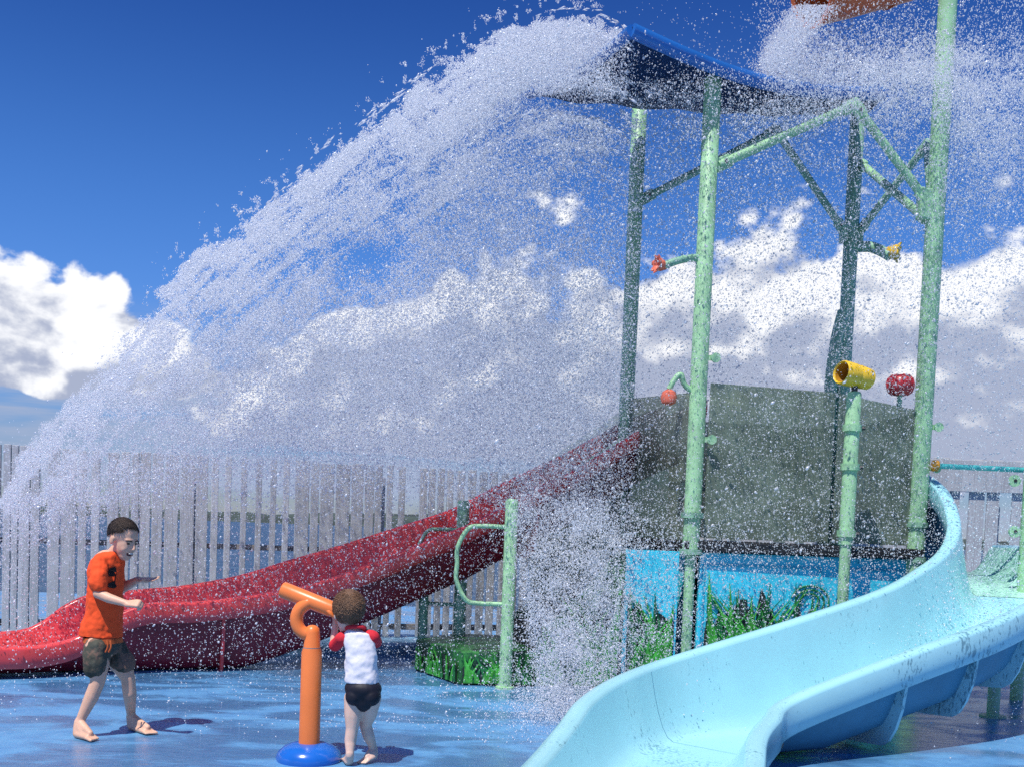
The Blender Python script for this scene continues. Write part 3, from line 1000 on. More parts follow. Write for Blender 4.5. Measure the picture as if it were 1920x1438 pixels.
N3.part('bell', MB().lathe(bp + Zv * .075, -Zv, [(0, 0), (.01, .03), (.03, .062), (.08, .078), (.13, .065), (.15, .03), (.15, 0)], 18), M_CORAL)
N3.part('hook', MB().tube(curve([bp + Zv * .07, at(1262, 716, 9.95), at(1276, 702, 9.96), at(1284, 722, 9.98), FL + Zv * at(1300, 742, 10).z], 20), .026, 12), M_POLE)
N4 = Thing('bell_cap', 'dark red ribbed bulb on a short stem beside the right front pole', 'bell', at(1688, 745, 10.55))
bc = at(1688, 722, 10.5)
N4.part('bulb', MB().lathe(bc - Zv * .10, Zv, [(0, 0), (0, .06), (.03, .105), (.10, .13), (.16, .115), (.195, .07), (.20, 0)], 24), M_REDC)
for i in range(8):
    q = i * math.pi / 4
    pts = [bc + Vector((math.cos(q) * r_ * 1.01, math.sin(q) * r_ * 1.01, z - .10)) for z, r_ in ((.01, .07), (.04, .112), (.10, .131), (.15, .119), (.19, .075))]
    N4.part('rib', MB().tube(pts, .014, 8), M_REDC)
N4.part('stem', MB().tube([bc - Zv * .28, bc - Zv * .09], .025, 10), M_POLE2)
N5 = Thing('nozzle_post', 'mint green post topped by a yellow drum nozzle before the smoky panel', 'nozzle post', (3.02, 9.72, 0))
yb = Vector((3.02, 9.72, 0))
yt = at(1603, 735, 9.72).z
pp = N5.part('post', MB().lathe(yb, Zv, [(0, 0), (0, .05), (1.42, .05), (1.43, .066), (yt - .02, .066), (yt, .055), (yt, 0)], 18), M_POLE)
for z in (1.5, 2.1, 2.45):
    N5.part('clamp', MB().lathe(yb + Zv * z, Zv, [(0, .06), (0, .085), (.06, .085), (.06, .06)], 18, True), M_POLE, pp)
    N5.part('bolt', MB().lathe(yb + Zv * (z + .03) + Vector((.08, -.02, 0)), (1, -.2, 0), [(0, .016), (.03, .016), (.03, 0)], 8), M_BOLT, pp)
dc = at(1604, 705, 9.72)
da = Vector((-.86, -.42, .1)).normalized()
dr = N5.part('drum', MB().lathe(dc - da * .17, da, [(0, 0), (0, .075), (.02, .095), (.14, .105), (.155, .095), (.18, .095), (.195, .108), (.33, .108), (.345, .098), (.33, .085), (.06, .08), (.06, 0)], 28), M_YEL)
N5.part('drum_inside', MB().lathe(dc - da * .17, da, [(.33, .084), (.10, .078), (.10, 0)], 24), M_YELIN, dr)
N5.part('neck', MB().tube([yb + Zv * (yt - .02), dc], .03, 10), M_BOLT)

# tipping bucket high on the right pole
BK = Thing('tipping_bucket', 'orange tipping bucket pouring from above beside the tallest pole', 'bucket', at(1620, 5, 10.6))
bo = at(1522, -28, 10.45); bt = at(1745, -62, 10.75)
ax = (bt - bo).normalized()
ln = (bt - bo).length
bu = BK.part('shell', MB().lathe(bo, ax, [(0, .33), (-.015, .375), (.03, .385), (.05, .36), (.35, .345), (ln * .8, .28), (ln, .24), (ln + .02, .20), (ln + .02, 0)], 36), M_BUCKET, angle=50)
BK.part('inside', MB().lathe(bo, ax, [(0, .335), (ln * .9, .25), (ln * .9, 0)], 30), M_BUCKET, bu)
for t in (.3, .62):
    BK.part('hoop', MB().lathe(bo + ax * (ln * t), ax, [(0, .30), (0, .358 - .06 * t), (.05, .355 - .07 * t), (.05, .30)], 30, True), M_BUCKET, bu)
pv = bo + ax * (ln * .45)
sv = ax.cross(Zv).normalized()
for w in (-1, 1):
    BK.part('pivot', MB().tube([pv + sv * (.30 * w), pv + sv * (.45 * w)], .035, 12), M_BOLT)
    BK.part('hanger', MB().tube([pv + sv * (.43 * w), pv + sv * (.43 * w) + Zv * .62], .03, 12), M_POLE)
BK.part('cross_beam', MB().tube([pv + sv * .5 + Zv * .62, pv - sv * .5 + Zv * .62], .04, 12), M_POLE)
BK.part('cross_beam', MB().tube([pv + Zv * .62, FR + Zv * (pv.z + .62)], .045, 12), M_POLE)

# guard rail and post at the right edge
GR = Thing('guard_rail', 'turquoise tubular guard rail running from the right pole out of frame', 'guard rail', (4.45, 10.4, 0))
ra, rb = at(1752, 873, 10.42), at(1990, 884, 10.3)
GR.part('rail', MB().tube([ra, rb], .026, 14), M_STEEL)
GR.part('bracket_plate', MB().lathe(ra, (1, .1, 0), [(-.01, 0), (-.01, .055), (.03, .055), (.03, 0)], 14), M_YELIN)
gp = at(1932, 900, 10.2)
gpost = GR.part('post', MB().lathe((gp.x, gp.y, 0), Zv, [(0, 0), (0, .06), (at(1921, 765, 10.2).z, .06), (at(1921, 765, 10.2).z, 0)], 16), M_POLE)
for y in (901, 996):
    c = at(1902, y, 10.1)
    GR.part('clip', MB().lathe(c, (0, -1, 0), [(-.01, 0), (-.01, .055), (.02, .055), (.02, 0)], 16), M_POLE, gpost)
    GR.part('bolt', MB().lathe(c, (0, -1, 0), [(.0, .016), (.026, .016), (.026, 0)], 10), M_BOLT, gpost)

# far house across the water, seen through a gap in the fence
FH = Thing('far_house', 'tiny terracotta-roofed house across the water seen through the fence gap', 'house', (-375, 880, 1))
hc = Vector((-372, 880, -1))
wl_ = FH.part('wall', MB().box(hc + Zv * 2.5, (16, 10, 7)), M_FARWALL, smooth=False)
FH.part('roof', MB().prism([hc + Vector((-9, -6, 6)), hc + Vector((9, -6, 6)), hc + Vector((9, 0, 11)), hc + Vector((-9, 0, 11))], (0, .4, 0)).prism(
    [hc + Vector((-9, 6.4, 6)), hc + Vector((9, 6.4, 6)), hc + Vector((9, .41, 11)), hc + Vector((-9, .41, 11))], (0, .4, 0)), M_FARROOF, smooth=False)
for q in (-4, 4):
    FH.part('window', MB().box(hc + Vector((q, -5.05, 3)), (2.4, .2, 2)), M_GLASSD, wl_, smooth=False)

# ------------------------------------------------------------------ people
REMESH = lambda v, it=6: (('REMESH', dict(mode='VOXEL', voxel_size=v, use_smooth_shade=True)), ('SMOOTH', dict(factor=.5, iterations=it)))


def frame(fwd, up=(0, 0, 1)):
    X = Vector(fwd).normalized(); Z = Vector(up); Z = (Z - X * Z.dot(X)).normalized(); Y = Z.cross(X)
    return X, Y, Z


def hand(mb, wrist, d, n, thumb, k=1.0, curl=(.3, .3), spread=.10):
    """palm and five fingers. d: towards the fingertips, n: palm normal (fingers curl that way), thumb: +1/-1 side"""
    d = Vector(d).normalized(); n = Vector(n); n = (n - d * n.dot(d)).normalized()
    s = d.cross(n) * thumb
    wrist = Vector(wrist)
    pk = .078 * k
    for q in (-.022, 0, .022):
        mb.capsule(wrist + s * (q * .6 * k), .015 * k, wrist + d * pk + s * (q * 1.15 * k), .0125 * k)
    for i, (q, ln_) in enumerate(((.028, .066), (.0095, .075), (-.0095, .070), (-.028, .054))):
        p = wrist + d * pk + s * (q * k)
        dd = (d + s * (spread * (1.5 - i))).normalized()
        r0 = .0082 * k
        c = 0
        for j, fr in enumerate((.45, .32, .23)):
            c += curl[0] if j == 0 else curl[1]
            v = dd * math.cos(c) + n * math.sin(c)
            p2 = p + v * (ln_ * k * fr)
            mb.capsule(p, r0, p2, r0 * .93, 8, 3)
            p = p2; r0 *= .93
    p = wrist + d * (.018 * k) + s * (.022 * k)
    v = (d * .75 + s * .6 + n * .25).normalized()
    p2 = p + v * (.04 * k)
    mb.capsule(p, .012 * k, p2, .0098 * k, 8, 3)
    v = (d * .9 + s * .15 + n * (.35 + curl[0] * .5)).normalized()
    mb.capsule(p2, .0098 * k, p2 + v * (.032 * k), .0078 * k, 8, 3)


def foot(mb, ankle, heel, toe, k=1.0, side=1):
    ankle, heel, toe = Vector(ankle), Vector(heel), Vector(toe)
    d = (toe - heel).normalized()
    s = Vector((-d.y, d.x, 0)).normalized() * side
    ball = heel.lerp(toe, .70)
    mb.capsule(ankle, .034 * k, heel + d * .03 * k + Zv * .012, .034 * k)
    mb.capsule(ankle, .030 * k, ball + Zv * .022 * k, .021 * k)
    mb.capsule(ankle - Zv * .01, .033 * k, heel.lerp(toe, .42) + Zv * .012 * k, .031 * k)
    for q in (-.020, 0, .020):
        mb.capsule(heel + d * .03 * k + Zv * .0 + s * (q * .5 * k), .026 * k, ball + s * (q * 1.1 * k) - Zv * .002, .0185 * k)
    for i, q in enumerate((.034, .014, -.003, -.019, -.033)):
        L = (.055, .054, .049, .043, .036)[i] * k
        mb.capsule(ball + s * (q * .9 * k) - Zv * .004, .0125 * k, ball + d * L + s * (q * k) - Zv * .009, (.0125 if i == 0 else .0088) * k, 8, 3)


def head(mb, c, F, k=1.0):
    X, Y, Z = F
    P = lambda x, y, z: c + (X * x + Y * y + Z * z) * k
    E = lambda x, y, z, a, b, d: mb.ellipsoid(P(x, y, z), (a * k, b * k, d * k), F)
    E(-.012, 0, .035, .100, .077, .090)
    E(.032, 0, -.025, .064, .060, .092)
    E(.048, 0, -.088, .040, .042, .034)
    E(.060, .030, -.040, .026, .024, .028); E(.060, -.030, -.040, .026, .024, .028)
    E(.075, 0, .022, .020, .048, .012)
    mb.capsule(P(.090, 0, .006), .008 * k, P(.112, 0, -.028), .0125 * k, 10)
    E(.100, .010, -.032, .011, .008, .008); E(.100, -.010, -.032, .011, .008, .008)
    E(.084, 0, -.056, .014, .024, .006); E(.082, 0, -.082, .014, .022, .007)
    for s in (-1, 1):
        E(-.006, .079 * s, -.008, .020, .009, .032)


def hair_cap(c, F, k, rad, keep, grow=.008):
    X, Y, Z = F
    mb = MB()
    mb.ellipsoid(c + (X * -.012 + Z * .035) * k, tuple((q + grow) * k for q in rad), F, 40, 28, keep=lambda p: keep(p / k))
    return mb


BASE = atz(205, 1378)
BASE = Vector((-2.62, 6.97, 0))
BY = 6.97
b = MB()
J = lambda x, y, dy: at(x, y, BY + dy)
hipN, hipF = J(183, 1212, -.075), J(209, 1212, .075)
kneN, kneF = J(184, 1276, -.085), J(240, 1270, .07)
heelN = atz(141, 1381) + Zv * .027
ankN = at(149, 1353, heelN.y)
toeN = atz(181, 1390) + Zv * .022
heelF = atz(243, 1366) + Zv * .027
ankF = at(246, 1342, heelF.y)
toeF = atz(291, 1380) + Zv * .022
pel = J(196, 1200, 0)
b.ellipsoid(pel, (.095, .115, .12))
chest = J(196, 1085, 0)
b.chain([(pel, .095), (J(194, 1150, 0), .088), (chest, .098), (J(199, 1052, 0), .078)])
shN, shF = J(187, 1056, -.115), J(206, 1052, .115)
b.chain([(shN, .048), (shF, .048)])
nk = J(206, 1040, 0); hc_ = J(231, 1010, -.01)
b.capsule(J(202, 1050, 0), .044, hc_ - Zv * .03 - Vector((.01, 0, 0)), .040)
b.chain([(hipN, .082), (J(183, 1245, -.08), .075), (kneN, .047), (J(172, 1305, -.095), .046), (ankN, .028)])
b.chain([(hipF, .082), (J(226, 1242, .07), .075), (kneF, .047), (J(243, 1300, .08), .045), (ankF, .028)])
foot(b, ankN, heelN, toeN, 1.0, -1)
foot(b, ankF, heelF, toeF, 1.0, 1)
elN, wrN = J(184, 1112, -.17), J(238, 1131, -.21)
b.chain([(shN, .044), (elN, .033), (J(205, 1121, -.19), .032), (wrN, .022)])
hand(b, wrN, (.93, -.12, .05), (.25, .5, -.75), 1, 1.0, (1.15, 1.25), .02)
elF, wrF = J(226, 1104, .19), J(259, 1086, .12)
b.chain([(shF, .046), (elF, .036), (J(240, 1096, .17), .033), (wrF, .024)])
hand(b, wrF, (.95, -.1, .02), (-.1, -.25, .95), 1, 1.0, (.12, .14), .16)
HF = frame((.80, -.46, -.30))
head(b, hc_, HF, 1.05)
boy = make('person', b, M_SKIN, BASE, mods=REMESH(.0065, 5), angle=180,
           label='barefoot boy in an orange tee shirt and camouflage shorts stepping by the red slide', category='person')


def sub(name, mb, mm, parent, base, **kw): return make(name, mb, mm, base, parent, **kw)


# shirt: loose, hangs to the hips
t = MB()


def ring_torso(mb, rows, n=28, skew=None):
    """rows: (centre, half-x, half-y)"""
    vs, fs = [], []
    for c, hx, hy in rows:
        for j in range(n):
            q = 2 * math.pi * j / n
            e = 1 + .025 * math.sin(q * 5 + c.z * 21) + .02 * math.sin(q * 3 - c.z * 33)
            vs.append(c + Vector((math.cos(q) * hx * e, math.sin(q) * hy * e, 0)))
    for i in range(len(rows) - 1):
        for j in range(n): fs.append((i * n + j, i * n + (j + 1) % n, (i + 1) * n + (j + 1) % n, (i + 1) * n + j))
    fs.append(tuple(range(n)))
    fs.append(tuple(range(len(rows) * n - 1, (len(rows) - 1) * n - 1, -1)))
    mb.add(vs, fs)


ring_torso(t, [(J(209, 1032, 0), .054, .058), (J(206, 1039, 0), .076, .100), (J(201, 1051, 0), .098, .130), (J(199, 1068, 0), .110, .136), (J(198, 1095, 0), .112, .132), (J(197, 1125, 0), .112, .128),
               (J(194, 1155, 0), .116, .130), (J(191, 1180, 0), .128, .138), (J(190, 1193, 0), .132, .142)])
t.chain([(shN, .056), (J(186, 1078, -.150), .056), (J(184, 1098, -.165), .057)])
t.chain([(shF, .062), (J(216, 1078, .17), .058), (J(221, 1092, .18), .056)])
shirt = sub('shirt', t, M_TEE, boy, BASE, mods=REMESH(.0075, 4), angle=180)
dt = bpy.data.textures.new('cloth_folds', 'CLOUDS'); dt.noise_scale = .085; dt.noise_depth = 2
q = shirt.modifiers.new('folds', 'DISPLACE'); q.texture = dt; q.strength = .030; q.mid_level = .5
# dark print on the chest
pr = MB()
for cx, cy, w, h in ((218, 1074, .012, .045), (227, 1068, .022, .010), (229, 1082, .010, .05), (222, 1094, .012, .05), (226, 1101, .026, .012), (231, 1096, .010, .04), (227, 1088, .018, .010)):
    a_, b_, c_ = frame((.75, -.66, 0))
    o_ = J(cx, cy, -.125)
    kk = 5
    g0 = len(pr.v)
    for iy in range(kk + 1):
        for ix in range(kk + 1):
            pr.v.append(tuple(o_ + b_ * (w * 1.5 * (ix / kk - .5)) + c_ * (h * .9 * (iy / kk - .5))))
    for iy in range(kk):
        for ix in range(kk):
            q0 = g0 + iy * (kk + 1) + ix
            pr.f.append((q0, q0 + 1, q0 + kk + 2, q0 + kk + 1))
pobj = sub('shirt_print', pr, M_PRINT, shirt, BASE, smooth=False, kind='stuff')
q = pobj.modifiers.new('lie_on_shirt', 'SHRINKWRAP'); q.target = shirt; q.wrap_method = 'NEAREST_SURFACEPOINT'; q.wrap_mode = 'ABOVE_SURFACE'; q.offset = .004
sh = MB()
ring_torso(sh, [(J(194, 1186, 0), .102, .118), (J(195, 1200, 0), .112, .125), (J(196, 1222, 0), .108, .125)])
sh.chain([(hipN, .088), (J(181, 1238, -.085), .084), (J(179, 1249, -.085), .083)])
sh.chain([(hipF, .088), (J(224, 1232, .07), .082), (J(231, 1242, .068), .080)])
shorts = sub('shorts', sh, M_SHORT, boy, BASE, mods=REMESH(.007, 4), angle=180)
q = shorts.modifiers.new('folds', 'DISPLACE'); q.texture = dt; q.strength = .022; q.mid_level = .5
wb = MB()
ring_torso(wb, [(J(193, 1194, 0), .120, .131), (J(193, 1203, 0), .124, .134)])
sub('waistband', wb, M_WAIST, shorts, BASE)
for tx in (201, 207):
    sub('drawstring', MB().tube(curve([J(tx, 1200, -.16), J(tx + 1, 1212, -.165), J(tx - 3, 1222, -.16)], 10), .006, 8), M_WAIST, shorts, BASE)
hcap = hair_cap(hc_, HF, 1.05, (.100, .077, .090), lambda p: p.z > -.005 + (p.x * .55 if p.x > 0 else p.x * .55) and not (p.x > .066 and p.z < .055), .007)
sub('hair', hcap, M_HAIR, boy, BASE, mods=(('SOLIDIFY', dict(thickness=.012, offset=-1)),), angle=180)
X, Y, Z = HF
fp = lambda x, y, z: hc_ + (X * x + Y * y + Z * z) * 1.05
for s in (-1, 1):
    sub('eye', MB().ellipsoid(fp(.086, .030 * s, .000), (.008, .012, .0055), HF, 12, 8), M_DARK, boy, BASE)
    sub('eyebrow', MB().tube([fp(.094, .012 * s, .017), fp(.094, .030 * s, .022), fp(.082, .046 * s, .016)], .0045, 8), M_HAIR, boy, BASE)
sub('mouth', MB().ellipsoid(fp(.088, 0, -.068), (.012, .027, .013), HF, 14, 8), M_LIP, boy, BASE)
sub('teeth', MB().ellipsoid(fp(.0965, 0, -.061), (.006, .019, .0045), HF, 14, 8), M_TOOTH, boy, BASE)

# small child, seen from behind, hands on the cannon
TBASE = Vector((-.87, 6.36, 0))
TY = 6.36
K = lambda x, y, dy: at(x, y, TY + dy)
c = MB()
pel = K(681, 1297, 0)
c.ellipsoid(pel, (.098, .082, .075))
c.chain([(pel, .070), (K(678, 1250, .0), .062), (K(675, 1212, .01), .062), (K(668, 1194, .01), .045)])
sL, sR = K(642, 1196, .02), K(699, 1194, .02)
c.capsule(sL, .034, sR, .034)
thd = K(653, 1149, .03)
c.capsule(K(667, 1190, .01), .038, thd - Zv * .04, .036)
h1, h2_ = K(664, 1308, 0), K(697, 1308, 0)
hL = atz(655, 1436) + Zv * .024
aL = at(656, 1412, hL.y)
c.chain([(h1, .062), (K(662, 1340, -.005), .053), (K(660, 1366, -.01), .038), (K(657, 1388, -.01), .037), (aL, .024)])
foot(c, aL, hL, hL + Vector((-.04, .15, -.004)), .78, 1)
hRr = atz(706, 1427) + Zv * .03
aR = at(700, 1402, hRr.y + .01)
c.chain([(h2_, .060), (K(692, 1336, .03), .052), (K(685, 1358, .07), .038), (K(691, 1378, .07), .037), (aR, .024)])
foot(c, aR, hRr + Zv * .015, atz(678, 1432) + Zv * .018, .78, -1)
eL, wL = K(625, 1212, .12), K(629, 1166, .13)
c.chain([(sL, .034), (eL, .027), (wL, .019)])
hand(c, wL, (.15, .1, .9), (.3, .8, .1), 1, .72, (1.0, 1.0), .02)
eR, wR = K(706, 1205, .17), K(676, 1186, .20)
c.chain([(sR, .034), (eR, .027), (wR, .019)])
hand(c, wR, (-.85, .3, .3), (.2, .8, -.2), -1, .72, (1.0, 1.0), .02)
TF = frame((-.38, .90, -.10))
head(c, thd, TF, 1.02)
kid = make('person', c, M_SKINP, TBASE, mods=REMESH(.006, 5), angle=180,
           label='small child in a white vest with red sleeves and black briefs, seen from behind', category='person')
v = MB()
ring_torso(v, [(K(667, 1180, .01), .048, .048), (K(670, 1186, .01), .086, .058), (K(673, 1200, .01), .096, .070), (K(676, 1225, .005), .095, .076), (K(678, 1255, 0), .097, .080), (K(680, 1279, 0), .103, .086)])
vest = sub('rash_vest', v, M_WHITE, kid, TBASE, mods=REMESH(.006, 4), angle=180)
q = vest.modifiers.new('folds', 'DISPLACE'); q.texture = dt; q.strength = .022; q.mid_level = .5
for S, E_ in ((sL, eL), (sR, eR)):
    v = MB()
    into = (K(670, 1192, .01) - S) * .22
    v.chain([(S + into * 2.2 + Zv * .014, .034), (S + into * .6 + Zv * .004, .042), (S, .042), (S.lerp(E_, .55), .039), (S.lerp(E_, .8), .040)])
    sub('sleeve', v, M_REDS, kid, TBASE, mods=REMESH(.006, 4), angle=180)
sub('collar', MB().tube([K(667 + 17 * math.cos(a), 1177 + 3 * math.sin(a), .01 + .05 * math.sin(a)) for a in np.linspace(0, 6.0, 18)], .013, 8), M_REDS, kid, TBASE)
br_ = MB()
br_.ellipsoid(K(681, 1290, 0), (.113, .100, .066))
br_.ellipsoid(K(665, 1304, -.02), (.056, .075, .062)); br_.ellipsoid(K(697, 1304, -.02), (.056, .075, .062))
br_.capsule(K(681, 1298, 0), .094, K(682, 1310, .0), .078)
sub('swim_briefs', br_, M_BLACK, kid, TBASE, mods=REMESH(.006, 4), angle=180)
hcap = hair_cap(thd, TF, 1.02, (.100, .079, .092), lambda p: p.z > -.085 + (max(0, p.x) * 1.6) and not (p.x > .05 and p.z < .04), .012)
sub('hair', hcap, M_HAIR2, kid, TBASE, mods=(('SOLIDIFY', dict(thickness=.014, offset=-1)),), angle=180)

def strands(c, F, k, rad, keep, n, length, mm, parent, base, lift=.010):
    X, Y, Z = F
    mb = MB()
    while n > 0:
        d = Vector((random.gauss(0, 1), random.gauss(0, 1), random.gauss(0, 1))).normalized()
        p = Vector((d.x * (rad[0] + lift), d.y * (rad[1] + lift), d.z * (rad[2] + lift)))
        if not keep(p): continue
        n -= 1
        crown = Vector((-.45, .12, .88))
        nd = d
        flow = (d - crown).normalized() + Vector((random.gauss(0, .28), random.gauss(0, .28), random.gauss(0, .28)))
        flow = (flow - nd * flow.dot(nd)).normalized()
        sd_ = nd.cross(flow)
        L = length * random.uniform(.6, 1.2)
        w = .0016 * random.uniform(.7, 1.6)
        o = c + (X * -.012 + Z * .035) * k
        q = [p - nd * .006 - sd_ * w, p - nd * .006 + sd_ * w, p + flow * L * .6 + nd * .0035 + sd_ * w * .8, p + flow * L * .6 + nd * .0035 - sd_ * w * .8,
             p + flow * L - nd * (L * L * 4.5) + nd * random.uniform(-.002, .004)]
        mb.add([o + (X * v.x + Y * v.y + Z * v.z) * k for v in q], [(0, 1, 2, 3), (3, 2, 4)])
    return make('hair_strands', mb, mm, base, parent, smooth=False, kind='stuff')


strands(thd, TF, 1.02, (.100, .079, .092), lambda p: p.z > -.080 + (max(0, p.x) * 1.6) and not (p.x > .05 and p.z < .04), 4200, .045, M_HAIR2, kid, TBASE, .011)
strands(hc_, HF, 1.05, (.100, .077, .090), lambda p: p.z > -.003 + p.x * .55 and not (p.x > .066 and p.z < .055), 2600, .014, M_HAIR, boy, BASE, .006)

# ------------------------------------------------------------------ flying water
def vnoise(P, seed=0):
    """3-D value noise, vectorised"""
    I = np.floor(P).astype(np.int64); Fr = P - I
    Fr = Fr * Fr * (3 - 2 * Fr)
    def hsh(ix, iy, iz):
        h = (ix * 374761393 + iy * 668265263 + iz * 2147483647 + seed * 1274126177) & 0xffffffff
        h = ((h ^ (h >> 13)) * 1274126177) & 0xffffffff
        return ((h ^ (h >> 16)) & 0xffff) / 65535.0
    out = 0
    for dx in (0, 1):
        for dy in (0, 1):
            for dz in (0, 1):
                w = (Fr[:, 0] if dx else 1 - Fr[:, 0]) * (Fr[:, 1] if dy else 1 - Fr[:, 1]) * (Fr[:, 2] if dz else 1 - Fr[:, 2])
                out = out + w * hsh(I[:, 0] + dx, I[:, 1] + dy, I[:, 2] + dz)
    return out


def unproj(px, py, Y):
    d = np.array(FW)[None] + ((px - PPX) / FPX)[:, None] * np.array(RT)[None] - ((py - PPY) / FPX)[:, None] * np.array(UP)[None]
    return np.array(EYEP)[None] + d * (Y / d[:, 1])[:, None]


TETRA = np.array([(1, 1, 1), (1, -1, -1), (-1, 1, -1), (-1, -1, 1)], float) / math.sqrt(3)
TETF = np.array([(0, 1, 2), (0, 3, 1), (0, 2, 3), (1, 3, 2)])
OCT = np.array([(1, 0, 0), (-1, 0, 0), (0, 1, 0), (0, -1, 0), (0, 0, 1), (0, 0, -1)], float)
OCTF = np.array([(0, 2, 4), (2, 1, 4), (1, 3, 4), (3, 0, 4), (2, 0, 5), (1, 2, 5), (3, 1, 5), (0, 3, 5)])


def drops(name, P, rad, material, shape, label, stretch=None, direction=None):
    V, Fc = shape
    n = len(P)
    q = RNG.normal(size=(n, 4)); q /= np.linalg.norm(q, axis=1)[:, None]
    w, x, y, z = q.T
    Rm = np.stack([1 - 2 * (y * y + z * z), 2 * (x * y - z * w), 2 * (x * z + y * w), 2 * (x * y + z * w), 1 - 2 * (x * x + z * z), 2 * (y * z - x * w),
                   2 * (x * z - y * w), 2 * (y * z + x * w), 1 - 2 * (x * x + y * y)], 1).reshape(n, 3, 3)
    pts = np.einsum('nij,kj->nki', Rm, V)
    if stretch is not None:
        dd = direction / np.linalg.norm(direction, axis=1)[:, None]
        pr_ = np.einsum('nki,ni->nk', pts, dd)
        pts = pts + pr_[:, :, None] * dd[:, None, :] * (stretch - 1)[:, None, None]
    pts = pts * rad[:, None, None] + P[:, None, :]
    k = len(V)
    me = bpy.data.meshes.new(name)
    me.vertices.add(n * k)
    me.vertices.foreach_set('co', pts.reshape(-1).astype(np.float32))
    fc = (Fc[None] + (np.arange(n) * k)[:, None, None]).reshape(-1)
    me.loops.add(len(fc))
    me.loops.foreach_set('vertex_index', fc.astype(np.int32))
    nf = n * len(Fc)
    me.polygons.add(nf)
    me.polygons.foreach_set('loop_start', (np.arange(nf) * 3).astype(np.int32))
    me.polygons.foreach_set('use_smooth', np.ones(nf, bool))
    me.update(calc_edges=True)
    me.materials.append(material)
    o = bpy.data.objects.new(name, me)
    COL.objects.link(o)
    o['kind'] = 'stuff'; o['label'] = label; o['category'] = 'water spray'
    return o


# outline of the thrown sheet of water, as seen: edge height over the photo's x
EX = np.array([-120, 0, 60, 130, 200, 280, 350, 440, 520, 600, 690, 780, 870, 960, 1050, 1120, 1185, 1260])
EY = np.array([1010, 925, 815, 730, 660, 570, 505, 420, 350, 285, 215, 150, 92, 40, 16, 28, 62, 95])


def sst(a, b, x):
    t = np.clip((x - a) / (b - a), 0, 1)
    return t * t * (3 - 2 * t)


def bump(x, y, cx, cy, rx, ry): return np.exp(-((x - cx) / rx) ** 2 - ((y - cy) / ry) ** 2)


